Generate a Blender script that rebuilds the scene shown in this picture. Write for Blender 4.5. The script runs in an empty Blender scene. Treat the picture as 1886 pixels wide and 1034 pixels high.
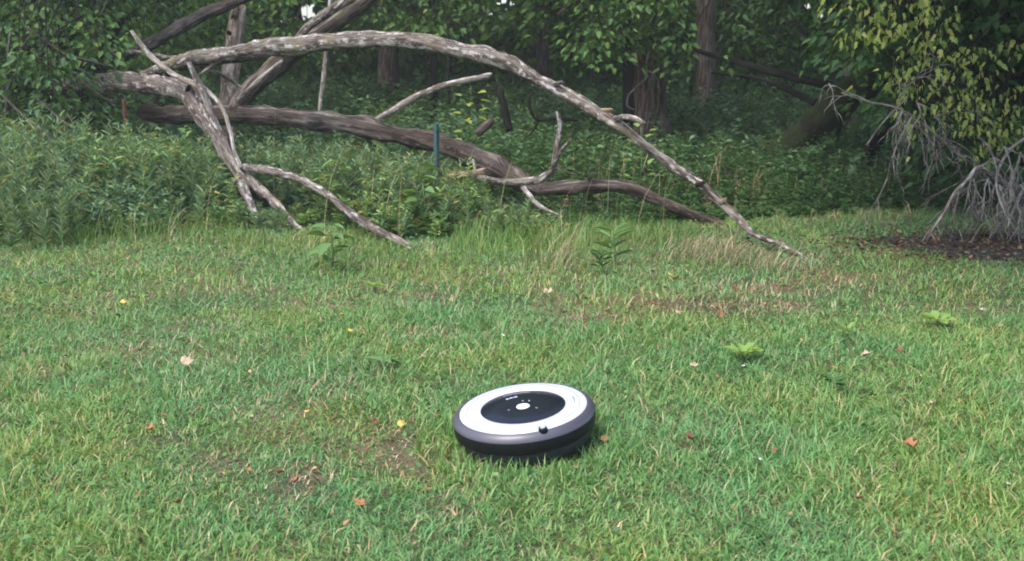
import bpy, math, random
import numpy as np
from mathutils import Vector, Matrix, noise
R = math.radians
rng = np.random.default_rng(7); random.seed(7)
S = bpy.context.scene
COL = S.collection

# ------------------------------------------------------------------ camera, world, sun, exposure
CAM_H, FPX, PITCH = 0.85, 2022.0, math.atan(417 / 2022.0)
cam = bpy.data.objects.new("camera", bpy.data.cameras.new("camera")); COL.objects.link(cam)
cam.location = (0, 0, CAM_H); cam.rotation_euler = (R(90) - PITCH, 0, 0)
cam.data.sensor_width = 36; cam.data.lens = 36 * FPX / 1886
cam.data.clip_start = .05; cam.data.clip_end = 500
cam.data.dof.use_dof = True; cam.data.dof.focus_distance = 3.2; cam.data.dof.aperture_fstop = 9
S.camera = cam
W = bpy.data.worlds.new("World"); S.world = W; W.use_nodes = True
wn = W.node_tree.nodes; wl = W.node_tree.links
sky = wn.new("ShaderNodeTexSky"); sky.sky_type = 'NISHITA'; sky.sun_disc = False
SUN_EL, SUN_AZ = 58, 228          # azimuth clockwise from +Y: behind the camera, to its left
sky.sun_elevation = R(SUN_EL); sky.sun_rotation = R(SUN_AZ)
sky.air_density = 1.0; sky.dust_density = 2.5; sky.ozone_density = 1.0
bg = wn["Background"]; wl.new(sky.outputs[0], bg.inputs[0]); bg.inputs[1].default_value = 0.15
sl = bpy.data.lights.new("sun", 'SUN'); so = bpy.data.objects.new("sun", sl); COL.objects.link(so)
sl.energy = 1.5; sl.angle = R(28); sl.color = (1, .97, .9)
sd = Vector((math.sin(R(SUN_AZ)) * math.cos(R(SUN_EL)), math.cos(R(SUN_AZ)) * math.cos(R(SUN_EL)), math.sin(R(SUN_EL))))
so.rotation_euler = sd.to_track_quat('Z', 'Y').to_euler(); so.location = sd * 30
S.view_settings.view_transform = 'Standard'; S.view_settings.look = 'None'
S.view_settings.exposure = 1.62; S.view_settings.gamma = 1
S.cycles.use_denoising = True
S.cycles.max_bounces = 6; S.cycles.diffuse_bounces = 4; S.cycles.glossy_bounces = 2
S.cycles.transmission_bounces = 4; S.cycles.transparent_max_bounces = 4
S.cycles.filter_width = 1.9; S.cycles.caustics_reflective = False

# ------------------------------------------------------------------ mapping the photo's rays to places
def ray(px, py):
    x = (px - 943) / FPX; v = (517 - py) / FPX; c, s = math.cos(PITCH), math.sin(PITCH)
    return Vector((x, c + v * s, -s + v * c))
def at(px, py, d):
    r = ray(px, py); k = d / r.y
    return Vector((r.x * k, d, CAM_H + r.z * k))
def hgt(x, y):
    """gentle lie of the land"""
    return .012 * np.sin(x * 2.1 + 1.3) * np.cos(y * 1.7) + .008 * np.sin(x * 4.3 + y * 3.1)
def gnd(px, py):
    r = ray(px, py); k = -CAM_H / r.z
    p = Vector((r.x * k, r.y * k, 0)); p.z = float(hgt(p.x, p.y)); return p

# ------------------------------------------------------------------ tagging
def tag(o, label=None, cat=None, group=None, kind=None):
    if label: o['label'] = label
    if cat: o['category'] = cat
    if group: o['group'] = group
    if kind: o['kind'] = kind
    return o
def empty(name, loc, label, cat, group=None):
    o = bpy.data.objects.new(name, None); COL.objects.link(o); o.location = loc; o.empty_display_size = .05
    return tag(o, label, cat, group)
def link(name, me, m, parent=None, smooth=True):
    o = bpy.data.objects.new(name, me); COL.objects.link(o)
    if m is not None: me.materials.append(m)
    if smooth: me.polygons.foreach_set('use_smooth', np.ones(len(me.polygons), bool))
    if parent is not None:
        o.parent = parent; o.location = -Vector(parent.location)     # parts are built in world places
    return o

# ------------------------------------------------------------------ materials
def newmat(name):
    m = bpy.data.materials.new(name); m.use_nodes = True
    nt = m.node_tree; return m, nt, nt.nodes, nt.links, nt.nodes["Principled BSDF"]
def ramp(nt, fac, stops):
    r = nt.nodes.new("ShaderNodeValToRGB"); e = r.color_ramp.elements
    while len(e) < len(stops): e.new(.5)
    for k, (p, c) in enumerate(stops): e[k].position = p; e[k].color = (*c, 1)
    nt.links.new(fac, r.inputs[0]); return r.outputs[0]
def mixc(nt, fac, a, b, mode='MIX'):
    n = nt.nodes.new("ShaderNodeMix"); n.data_type = 'RGBA'; n.blend_type = mode
    for s, v in ((n.inputs[0], fac), (n.inputs[6], a), (n.inputs[7], b)):
        if hasattr(v, 'is_output'): nt.links.new(v, s)
        elif isinstance(v, tuple): s.default_value = (*v, 1)
        else: s.default_value = v
    return n.outputs[2]
def noise_tex(nt, vec, scale, detail=3, rough=.55):
    n = nt.nodes.new("ShaderNodeTexNoise"); n.inputs['Scale'].default_value = scale
    n.inputs['Detail'].default_value = detail; n.inputs['Roughness'].default_value = rough
    if vec is not None: nt.links.new(vec, n.inputs['Vector'])
    return n.outputs[0]
def leafmat(name, stops, patch=None, trans=.35, rough=.55, pscale=1.3, spec=.25, tcol=None):
    m, nt, N, L, P = newmat(name)
    g = N.new("ShaderNodeNewGeometry")
    col = ramp(nt, g.outputs['Random Per Island'], stops)
    if patch:
        f = ramp(nt, noise_tex(nt, g.outputs['Position'], pscale, 3), [(.42, (0, 0, 0)), (.62, (1, 1, 1))])
        tint = mixc(nt, 1.0, col, patch, 'MULTIPLY'); col = mixc(nt, f, col, tint)
    L.new(col, P.inputs['Base Color']); P.inputs['Roughness'].default_value = rough
    P.inputs['Specular IOR Level'].default_value = spec
    t = N.new("ShaderNodeBsdfTranslucent"); L.new(mixc(nt, 1.0, col, tcol or (1.5, 1.35, .6), 'MULTIPLY'), t.inputs[0])
    mx = N.new("ShaderNodeMixShader"); mx.inputs[0].default_value = trans
    L.new(P.outputs[0], mx.inputs[1]); L.new(t.outputs[0], mx.inputs[2]); L.new(mx.outputs[0], N["Material Output"].inputs[0])
    return m
def barkmat(name, dark, light, patch=(.5, .5, .48), amount=.5, moss=None, mossamt=.5, bump=1.0, rough=.9):
    m, nt, N, L, P = newmat(name)
    uv = N.new("ShaderNodeUVMap"); mp = N.new("ShaderNodeMapping"); L.new(uv.outputs[0], mp.inputs[0])
    mp.inputs['Scale'].default_value = (6, 38, 1)
    a = noise_tex(nt, mp.outputs[0], 1.0, 6, .7)
    mp2 = N.new("ShaderNodeMapping"); L.new(uv.outputs[0], mp2.inputs[0]); mp2.inputs['Scale'].default_value = (16, 34, 1); mp2.inputs['Location'].default_value = (3.3, 7.1, 0)
    g = N.new("ShaderNodeNewGeometry")
    b = noise_tex(nt, mp2.outputs[0], 1.0, 7, .72)
    c = noise_tex(nt, g.outputs['Position'], 4, 4, .6)
    e = noise_tex(nt, g.outputs['Position'], 2.6, 3, .5)
    col = ramp(nt, a, [(.36, tuple(v * .55 for v in dark)), (.47, dark), (.56, light), (.72, tuple(v * 1.5 for v in light))])
    col = mixc(nt, ramp(nt, e, [(.42, (0, 0, 0)), (.6, (1, 1, 1))]), col, mixc(nt, 1.0, col, (.62, .55, .5), 'MULTIPLY'))
    if moss: col = mixc(nt, ramp(nt, c, [(1 - mossamt - .06, (0, 0, 0)), (1 - mossamt + .08, (.85, .85, .85))]), col, moss)
    col = mixc(nt, ramp(nt, b, [(1.0 - amount - .03, (0, 0, 0)), (1.0 - amount + .05, (.85, .85, .85))]), col, patch)
    L.new(col, P.inputs['Base Color']); P.inputs['Roughness'].default_value = rough
    P.inputs['Specular IOR Level'].default_value = .2
    bp = N.new("ShaderNodeBump"); bp.inputs['Strength'].default_value = bump; bp.inputs['Distance'].default_value = .012
    L.new(a, bp.inputs['Height']); L.new(bp.outputs[0], P.inputs['Normal'])
    return m
def plain(name, c, rough=.5, metal=0, spec=.5, coat=0, nz=0):
    m, nt, N, L, P = newmat(name)
    g = N.new("ShaderNodeTexCoord")
    f = noise_tex(nt, g.outputs['Object'], 45, 4)
    col = mixc(nt, f, tuple(v * (1 - nz) for v in c), tuple(v * (1 + nz) for v in c))
    L.new(col, P.inputs['Base Color'])
    r = N.new("ShaderNodeMapRange"); L.new(f, r.inputs[0]); r.inputs[3].default_value = max(.02, rough - .06); r.inputs[4].default_value = rough + .08
    L.new(r.outputs[0], P.inputs['Roughness'])
    P.inputs['Metallic'].default_value = metal; P.inputs['Specular IOR Level'].default_value = spec
    P.inputs['Coat Weight'].default_value = coat
    return m

M = {}
M['weathered'] = barkmat('weathered_wood', (.068, .054, .044), (.22, .188, .16), (.43, .405, .39), .46, (.13, .11, .05), .4)
M['lichen'] = barkmat('pale_lichen_wood', (.08, .064, .054), (.225, .193, .172), (.41, .385, .375), .455)
M['brown'] = barkmat('brown_log_bark', (.045, .036, .031), (.16, .13, .112), (.3, .26, .23), .38, (.09, .1, .04), .34)
M['broken'] = barkmat('broken_wood', (.16, .11, .07), (.36, .28, .2), (.48, .44, .39), .4)
M['snag'] = barkmat('snag_wood', (.34, .25, .2), (.62, .5, .41), (.66, .6, .54), .45)
M['darkbark'] = barkmat('dark_trunk_bark', (.02, .016, .013), (.065, .052, .042), (.09, .08, .07), .35)
M['redbark'] = barkmat('reddish_trunk_bark', (.06, .043, .036), (.19, .14, .12), (.15, .12, .11), .35)
M['greybark'] = barkmat('grey_trunk_bark', (.07, .058, .05), (.18, .15, .13), (.24, .21, .19), .35)
M['mossbark'] = barkmat('mossy_trunk_bark', (.012, .01, .007), (.035, .03, .018), (.04, .04, .028), .3, (.026, .034, .011), .55)
M['blackbark'] = barkmat('black_wood', (.008, .007, .006), (.025, .02, .018), (.03, .03, .03), .3)  # near-black bark colour for the darkest trunks, limbs and stubs
M['twig'] = barkmat('dead_twig_bark', (.17, .15, .13), (.38, .34, .31), (.5, .47, .44), .45)
M['dimtwig'] = barkmat('dim_twig_bark', (.06, .05, .042), (.15, .13, .11), (.22, .2, .18), .4)
M['stem'] = plain('green_stem', (.07, .12, .035), .6, nz=.3)

# ------------------------------------------------------------------ mesh helpers
class MB:
    def __init__(s): s.v = []; s.f = []; s.uv = []
    def tube(s, pts, seg=10, step=.03, knob=.1, taper_end=False, jag=0, seed=0, sub=None):
        """pts: list of (Vector, radius); a smooth, slightly knobbly limb with closed ends"""
        n = len(pts); C = []
        for i in range(n - 1):
            p0 = pts[max(i - 1, 0)]; p1 = pts[i]; p2 = pts[i + 1]; p3 = pts[min(i + 2, n - 1)]
            k = sub or max(2, min(40, int((p2[0] - p1[0]).length / step)))
            for j in range(k):
                t = j / k; t2 = t * t; t3 = t2 * t
                q = .5 * ((2 * p1[0]) + (p2[0] - p0[0]) * t + (2 * p0[0] - 5 * p1[0] + 4 * p2[0] - p3[0]) * t2 + (3 * p1[0] - p0[0] - 3 * p2[0] + p3[0]) * t3)
                C.append((q, p1[1] * (1 - t) + p2[1] * t))
        C.append(pts[-1]); up = Vector((.13, .21, 1)).normalized(); L = 0
        b0 = len(s.v)
        for i, (p, r) in enumerate(C):
            T = (C[min(i + 1, len(C) - 1)][0] - C[max(i - 1, 0)][0]).normalized()
            if i == 0:
                u = T.cross(up)
                if u.length < .1: u = T.cross(Vector((1, 0, 0)))
                u.normalize()
            else:
                u = (u - T * u.dot(T)).normalized(); L += (p - C[i - 1][0]).length
            w = T.cross(u)
            for k in range(seg):
                a = 2 * math.pi * k / seg
                dr = u * math.cos(a) + w * math.sin(a)
                nz = noise.noise(Vector((p.x * 9 + seed, p.y * 9, p.z * 9)) + dr * .9) * knob * 1.6 + noise.noise((p + dr * r) * (.35 / max(r, .004)) + Vector((seed, 0, 0))) * knob
                off = T * (random.uniform(-1, 1) * jag * r) if jag and i in (0, len(C) - 1) else Vector()
                nz += knob * .5 * noise.noise(Vector((L * 28 + seed, a * 1.3, seed)))
                s.v.append(p + dr * (r * (1 + nz)) + off); s.uv.append((L, a * max(r, .01) * 1.0))
        m = len(C)
        for i in range(m - 1):
            for k in range(seg):
                a = b0 + i * seg + k; b = b0 + i * seg + (k + 1) % seg
                s.f.append((a, b, b + seg, a + seg))
        for e in (0, m - 1):
            p, r = C[e]; T = (C[1][0] - C[0][0]) if e == 0 else (C[-1][0] - C[-2][0]); T = T.normalized() * (-1 if e == 0 else 1)
            c = len(s.v); s.v.append(p + T * r * .35); s.uv.append((0, 0)); b = b0 + e * seg
            for k in range(seg):
                q = (b + k, b + (k + 1) % seg, c); s.f.append(q if e else q[::-1])
        return s
    def build(s, name, m, parent=None, smooth=True):
        me = bpy.data.meshes.new(name); me.from_pydata(s.v, [], s.f)
        uvl = me.uv_layers.new(name='UVMap'); idx = np.empty(len(me.loops), np.int32); me.loops.foreach_get('vertex_index', idx)
        uvl.data.foreach_set('uv', np.array(s.uv, np.float32)[idx].ravel())
        return link(name, me, m, parent, smooth)
def limb(pix, **k):
    """pix: (px, py, depth, width in photo pixels) along the limb"""
    return [(at(a, b, d), w * .5 * d / FPX) for a, b, d, w in pix]
def branch(name, pix, m, parent, seed=0, jag=.5, knob=.12, seg=12, step=.03):
    return MB().tube(limb(pix), seg=seg, step=step, knob=knob, jag=jag, seed=seed).build(name, M[m], parent)

def npmesh(name, V, F, m, parent=None, smooth=True, kind=None):
    """V (n,3) float, F (f,k) int"""
    me = bpy.data.meshes.new(name); k = F.shape[1]
    me.vertices.add(len(V)); me.vertices.foreach_set('co', V.astype(np.float32).ravel())
    me.loops.add(F.size); me.loops.foreach_set('vertex_index', F.astype(np.int32).ravel())
    me.polygons.add(len(F)); me.polygons.foreach_set('loop_start', np.arange(0, F.size, k, dtype=np.int32))
    me.update(calc_edges=True); me.validate()
    o = link(name, me, m, parent, smooth); return tag(o, kind=kind)
def unit(a): return a / np.maximum(np.linalg.norm(a, axis=-1, keepdims=True), 1e-9)
TPL = {   # along, side, up ; faces
 'oval': (np.array([(0, 0, 0), (.28, .5, .1), (.28, -.5, .1), (.68, .36, .02), (.68, -.36, .02), (1, 0, -.16)]), np.array([(0, 5, 3, 1), (0, 2, 4, 5)])),
 'diamond': (np.array([(0, 0, 0), (.42, .5, .1), (1, 0, -.1), (.42, -.5, .1)]), np.array([(0, 3, 2, 1)])),
 'lobed': (np.array([(0, 0, 0), (-.02, .28, .05), (.22, .5, .1), (.38, .3, .03), (.62, .46, .06), (.6, .18, 0), (1, 0, -.15), (.6, -.18, 0), (.62, -.46, .06), (.38, -.3, .03), (.22, -.5, .1), (-.02, -.28, .05)]), np.array([tuple(range(12))[::-1]])),
}
def leaves(P, D, L, Wd, kind='oval', roll=None, jit=.5):
    """leaf meshes at P pointing along D, length L, width Wd"""
    n = len(P); T, F = TPL[kind]; D = unit(D)
    up = unit(np.array([0, 0, 1.]) + rng.normal(0, jit, (n, 3)))
    sd = unit(np.cross(D, up)); nn = np.cross(sd, D)
    V = P[:, None] + D[:, None] * (T[None, :, 0:1] * L[:, None, None]) + sd[:, None] * (T[None, :, 1:2] * Wd[:, None, None]) + nn[:, None] * (T[None, :, 2:3] * L[:, None, None])
    FF = F[None] + (np.arange(n) * len(T))[:, None, None]
    return V.reshape(-1, 3), FF.reshape(-1, F.shape[1])
def cat(parts):
    V = np.concatenate([p[0] for p in parts]); F = []; o = 0
    for v, f in parts: F.append(f + o); o += len(v)
    return V, np.concatenate(F)
def blades(P, L, wd, lean, az, lv=4, curve=1.0, tw=None):
    """ribbons of grass rooted at P; lean in radians away from upright at the tip"""
    n = len(P); t = np.linspace(0, 1, lv)
    h = np.stack([np.cos(az), np.sin(az), np.zeros(n)], 1); a2 = (az + np.pi / 2) if tw is None else tw
    sdir = np.stack([np.cos(a2), np.sin(a2), np.zeros(n)], 1)
    V = np.zeros((n, lv, 2, 3)); c = P.copy(); V[:, 0, 0] = c - sdir * wd[:, None] * .5; V[:, 0, 1] = c + sdir * wd[:, None] * .5
    for i in range(1, lv):
        ang = lean * (t[i] ** curve); ds = L / (lv - 1)
        c = c + h * (np.sin(ang) * ds)[:, None]; c[:, 2] += np.cos(ang) * ds
        w = wd * (1 - t[i]) ** .6 + wd * .06
        V[:, i, 0] = c - sdir * w[:, None] * .5; V[:, i, 1] = c + sdir * w[:, None] * .5
    b = (np.arange(n) * lv * 2)[:, None, None]; k = (np.arange(lv - 1) * 2)[None, :, None]
    F = b + k + np.array([0, 1, 3, 2])[None, None]
    return V.reshape(-1, 3), F.reshape(-1, 4)
def vn(x, y, s, o=0):
    """cheap smooth noise in [0,1]"""
    return .5 + .5 * (np.sin(x * s + 1.7 * np.sin(y * s * .7 + o) + o) * np.cos(y * s * 1.1 + 1.3 * np.sin(x * s * .6 + 2 * o)))
def blobs(x, y, lst):
    m = np.zeros_like(x)
    for (px, py, rx, ry, a) in lst:
        g = gnd(px, py); g2 = gnd(px + rx, py); g3 = gnd(px, py - ry)
        sx = abs(g2.x - g.x); sy = max(.03, abs(g3.y - g.y))
        m = np.maximum(m, a * np.exp(-((x - g.x) / sx) ** 2 - ((y - g.y) / sy) ** 2))
    return m
BARE = [(545, 885, 60, 32, 1), (400, 850, 55, 26, .7), (765, 828, 75, 34, 1), (800, 845, 60, 15, .6), (1330, 575, 160, 18, 1), (1110, 590, 90, 12, .7), (1420, 530, 90, 14, .75), (800, 550, 50, 10, .7),
        (1530, 510, 40, 10, .6), (780, 620, 60, 8, .6), (280, 640, 120, 20, .4), (610, 720, 90, 20, .45), (830, 935, 60, 18, .5), (1270, 830, 30, 12, .5), (290, 815, 40, 16, .5), (60, 690, 70, 18, .4)]

# ------------------------------------------------------------------ ground
RV = gnd(971, 818)          # where the robot stands
def build_ground():
    xs = np.concatenate([np.linspace(-60, -8, 14), np.linspace(-7.6, 7.6, 96), np.linspace(8, 60, 14)])
    ys = np.concatenate([np.linspace(-30, -.2, 10), np.linspace(0, 12, 80), np.linspace(12.5, 110, 24)])
    X, Y = np.meshgrid(xs, ys); Z = hgt(X, Y)
    V = np.stack([X, Y, Z], -1).reshape(-1, 3); nx = len(xs); i = np.arange(len(ys) - 1)[:, None] * nx + np.arange(nx - 1)[None]
    F = np.stack([i, i + 1, i + nx + 1, i + nx], -1).reshape(-1, 4)
    m, nt, N, L, P = newmat('soil')
    g = N.new("ShaderNodeNewGeometry")
    a = noise_tex(nt, g.outputs['Position'], 60, 5, .7); b = noise_tex(nt, g.outputs['Position'], 2.2, 4)
    soil = ramp(nt, a, [(.3, (.04, .027, .015)), (.55, (.13, .085, .045)), (.75, (.24, .17, .1))])
    green = ramp(nt, a, [(.3, (.02, .035, .012)), (.7, (.06, .09, .03))])
    L.new(mixc(nt, ramp(nt, b, [(.4, (0, 0, 0)), (.6, (1, 1, 1))]), green, soil), P.inputs['Base Color']); P.inputs['Roughness'].default_value = .95
    bp = N.new("ShaderNodeBump"); bp.inputs['Distance'].default_value = .01; L.new(a, bp.inputs['Height']); L.new(bp.outputs[0], P.inputs['Normal'])
    return tag(npmesh('ground', V, F, m), 'earth and thatch under the lawn and the wood', kind='structure')
build_ground()
def dirt_patch():
    c = gnd(1865, 455); n = 40; v = [Vector((c.x, c.y, float(hgt(c.x, c.y)) + .016))]
    for ring in (.5, .8, 1):
        for k in range(n):
            a = 2 * math.pi * k / n; q = ring * (1 + .14 * math.sin(3 * a + 1) + .1 * math.sin(5 * a) + .06 * math.sin(11 * a))
            x, y = c.x + 0.66 * q * math.cos(a), c.y + 0.3 * q * math.sin(a); v.append(Vector((x, y, float(hgt(x, y)) + (.018 if ring < 1 else -.004) + random.uniform(-.003, .003))))
    f = [(0, 1 + k, 1 + (k + 1) % n) for k in range(n)]
    for r_ in (0, 1): f += [(1 + r_ * n + k, 1 + (r_ + 1) * n + k, 1 + (r_ + 1) * n + (k + 1) % n, 1 + r_ * n + (k + 1) % n) for k in range(n)]
    me = bpy.data.meshes.new('dirt_patch'); me.from_pydata(v, [], f)
    m, nt, N, L, P = newmat('dark_soil'); g = N.new("ShaderNodeNewGeometry"); a = noise_tex(nt, g.outputs['Position'], 45, 6, .75)
    L.new(ramp(nt, a, [(.35, (.01, .007, .006)), (.55, (.03, .019, .015)), (.72, (.08, .048, .034))]), P.inputs['Base Color']); P.inputs['Roughness'].default_value = .95
    bp = N.new("ShaderNodeBump"); bp.inputs['Distance'].default_value = .02; L.new(a, bp.inputs['Height']); L.new(bp.outputs[0], P.inputs['Normal'])
    tag(link('dirt_patch', me, m), 'bare dark soil under the overhanging tree at right', kind='structure')
dirt_patch()

# ------------------------------------------------------------------ robot vacuum
def lathe(prof, seg=96, close=True):
    v = []; f = []
    for (r, z) in prof:
        for k in range(seg): a = 2 * math.pi * k / seg; v.append((r * math.cos(a), r * math.sin(a), z))
    for i in range(len(prof) - 1):
        for k in range(seg):
            a = i * seg + k; b = i * seg + (k + 1) % seg; f.append((a, b, b + seg, a + seg))
    if close:
        f.append(tuple(range(seg))[::-1]); o = (len(prof) - 1) * seg; f.append(tuple(range(o, o + seg)))
    return v, f
def mesh_part(name, v, f, m, parent, bevel=0):
    me = bpy.data.meshes.new(name); me.from_pydata(v, [], f); me.materials.append(m)
    o = bpy.data.objects.new(name, me); COL.objects.link(o); o.parent = parent
    me.polygons.foreach_set('use_smooth', np.ones(len(me.polygons), bool))
    me.set_sharp_from_angle(angle=R(32))
    if bevel:
        b = o.modifiers.new('bevel', 'BEVEL'); b.width = bevel; b.segments = 2; b.limit_method = 'ANGLE'
    return o
def robot():
    t = empty('robot_vacuum', (RV.x, RV.y, RV.z + .006), 'round robot vacuum cleaner with silver ring and black centre, tilted on the lawn', 'robot vacuum')
    t.rotation_euler = (R(4.0), R(-6.5), R(0)); t.scale = (.925,) * 3
    silver = plain('silver_plastic', (.43, .44, .50), .33, .0, .5, .25, .04)
    grey = plain('bumper_grey', (.065, .061, .078), .42, .15, .5, .1, .06)
    black = plain('black_rubber', (.006, .006, .007), .45, 0, .22)
    skirt = plain('dark_grey_plastic', (.028, .03, .032), .55, 0, .25, nz=.2)
    gloss = plain('glossy_black', (.008, .009, .014), .22, 0, .3, .0, .3)
    white = plain('button_white', (.8, .8, .78), .3, 0, .5)
    mark = plain('pale_print', (.42, .42, .5), .4, 0, .5)
    mesh_part('body', *lathe([(.120, .004), (.150, .008), (.160, .022), (.163, .040), (.163, .047)]), skirt, t)
    mesh_part('bumper', *lathe([(.1545, .0700), (.1700, .0720), (.1712, .0735), (.1705, .0765), (.1665, .0835), (.1600, .0888), (.1560, .0905), (.1545, .0900), (.1545, .0700)], close=False), grey, t)
    mesh_part('bumper_band', *lathe([(.155, .0425), (.1665, .0425), (.1690, .0450), (.1700, .0520), (.1700, .0680), (.1690, .0712), (.155, .0712)]), black, t)
    mesh_part('top_ring', *lathe([(.1020, .0860), (.1020, .0915), (.1028, .0922), (.1300, .0924), (.1480, .0916), (.1515, .0908), (.1530, .0895), (.1530, .0860)], close=False), silver, t)
    mesh_part('centre_panel', *lathe([(.1015, .0850), (.1015, .0908), (.1005, .0914), (.0600, .0918), (.0215, .0918)]), gloss, t)
    b = mesh_part('clean_button', *lathe([(.0158, .0905), (.0158, .0926), (.0150, .0934), (.0080, .0938)]), white, t)
    mesh_part('button_rim', *lathe([(.0161, .0905), (.0161, .0924), (.0180, .0930), (.0205, .0926), (.0210, .0905)], close=False), black, b)
    # lid seam (an arc groove line) on the ring, right of the centre
    def arc(name, r0, r1, a0, a1, z, th, m, parent, n=20):
        v = []; f = []
        for k in range(n + 1):
            a = R(a0 + (a1 - a0) * k / n); c, s_ = math.cos(a), math.sin(a)
            v += [(r0 * c, r0 * s_, z), (r1 * c, r1 * s_, z), (r1 * c, r1 * s_, z + th), (r0 * c, r0 * s_, z + th)]
        for k in range(n):
            o = 4 * k
            for q in range(4): f.append((o + q, o + (q + 1) % 4, o + 4 + (q + 1) % 4, o + 4 + q))
        f += [(0, 3, 2, 1), (4 * n, 4 * n + 1, 4 * n + 2, 4 * n + 3)]
        return mesh_part(name, v, f, m, parent)
    arc('lid_catch', .1225, .1245, -2, 14, .0921, .0007, grey, t)
    arc('lid_seam', .1350, .1362, -180, 179.9, .0914, .0012, plain('seam_grey', (.16, .16, .21), .5), t, 96)
    arc('lid_seam', .1060, .1068, -160, 40, .0919, .0007, plain('seam_pale', (.22, .22, .28), .5), t, 60)
    arc('handle_recess', .0900, .0912, 78, 122, 0.0912, .0006, silver, t)
    # maker's faint print above the button and tiny symbols round it
    for k, (a0, a1) in enumerate(((101, 106), (107, 109.5), (111, 116), (117, 119), (120.5, 125))):
        arc('print_mark', .066, .0725 if k % 2 == 0 else .0705, a0, a1, .0916, .0004, mark, t, 4)
    for a0 in (62, 88, 196, 330):
        arc('symbol_mark', .034, .038, a0, a0 + 5, .0917, .0004, mark, t, 4)
    # docking sensor dome on the front rim
    a = R(-74); cx, cy = .155 * math.cos(a), .155 * math.sin(a)
    v, f = lathe([(.0105, .0860), (.0105, .0945), (.0100, .0965), (.0085, .0978), (.0030, .0982)], 28)
    s1 = mesh_part('sensor_dome', [(x + cx, y + cy, z) for x, y, z in v], f, black, t)
    v, f = lathe([(.0062, .0975), (.0062, .0990), (.0052, .0996)], 24)
    mesh_part('sensor_highlight', [(x + cx, y + cy - .001, z) for x, y, z in v], f, plain('highlight_grey', (.35, .36, .4), .2), s1)  # pale grey disc: the dome's highlight put into colour
    for k in (-1, 1):     # drive wheels, mostly lost in the grass
        v, f = lathe([(.020, -.011), (.0265, -.009), (.028, -.004), (.028, .004), (.0265, .009), (.020, .011)], 28)
        mesh_part('wheel', [(z + k * .118, x, y + .020) for x, y, z in v], f, black, t)
    # side brush
    v, f = [], []
    for q in range(3):
        a = R(120 * q + 20)
        for e in (-.12, .0, .12):
            o = len(v); c, s_ = math.cos(a + e), math.sin(a + e); n = Vector((-s_, c, 0)) * .0012
            p0 = Vector((.085, -.09, .010)); p1 = p0 + Vector((c, s_, -.1)) * .035
            v += [p0 + n, p0 - n, p1 - n * .5, p1 + n * .5, p0 + n + Vector((0, 0, .002)), p0 - n + Vector((0, 0, .002)), p1 - n * .5 + Vector((0, 0, .001)), p1 + n * .5 + Vector((0, 0, .001))]
            f += [(o, o + 1, o + 2, o + 3), (o + 7, o + 6, o + 5, o + 4), (o, o + 4, o + 5, o + 1), (o + 1, o + 5, o + 6, o + 2), (o + 2, o + 6, o + 7, o + 3), (o + 3, o + 7, o + 4, o)]
    mesh_part('side_brush', v, f, skirt, t)
robot()

# ------------------------------------------------------------------ fallen and dead wood
t = empty('fallen_tree', at(1490, 482, 4.5), 'long bleached arching dead trunk with its tip resting on the grass at right', 'fallen tree')
branch('trunk', [(262, 138, 6.6, 12), (310, 122, 6.5, 20.6), (360, 106, 6.4, 25.8), (430, 98, 6.3, 28.4), (500, 88, 6.2, 31), (560, 84, 6.1, 31.8), (620, 76, 6.0, 29.2), (700, 73, 5.9, 30.1), (780, 78, 5.8, 29.2), (850, 92, 5.7, 27.5), (930, 113, 5.6, 29.2), (990, 146, 5.5, 24.1), (1040, 172, 5.4, 23.2), (1100, 206, 5.3, 21.5), (1150, 240, 5.2, 18.9), (1210, 285, 5.15, 17.2), (1265, 322, 5.1, 18.1), (1300, 350, 5.05, 20.6), (1345, 388, 4.95, 14.6), (1390, 432, 4.8, 12), (1440, 450, 4.68, 9.46), (1495, 484, 4.5, 5.16)], 'weathered', t, 3, knob=.2)
branch('branch', [(1098, 206, 5.3, 12), (1128, 205, 5.25, 10.3)], 'broken', t, 5, .9)
branch('branch', [(1125, 222, 5.26, 12.9), (1150, 216, 5.15, 11.2), (1170, 219, 5.1, 10.3), (1186, 227, 5.05, 7.74)], 'weathered', t, 6, .8)
branch('stub', [(1012, 158, 5.45, 10.3), (1035, 152, 5.35, 7.74)], 'weathered', t, 7, .8)
branch('stub', [(922, 112, 5.6, 8.6), (929, 98, 5.6, 6.88)], 'broken', t, 8, .9)
branch('stub', [(1285, 340, 5.05, 10.3), (1298, 336, 5.0, 7.74)], 'brown', t, 9, .9)
branch('stub', [(1328, 375, 4.98, 9.46), (1336, 368, 4.95, 6.88)], 'broken', t, 10, .9)
branch('branch', [(500, 96, 6.2, 15.5), (470, 104, 6.25, 13.8), (420, 112, 6.35, 12), (330, 128, 6.5, 7.74)], 'brown', t, 11)
branch('branch', [(402, 110, 6.35, 10.3), (385, 126, 6.35, 6.88), (368, 138, 6.35, 4.3)], 'weathered', t, 12)
branch('branch', [(385, 127, 6.4, 6.02), (415, 142, 6.5, 6.88), (435, 155, 6.6, 6.88), (445, 162, 6.6, 3.44)], 'twig', t, 13)

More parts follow.
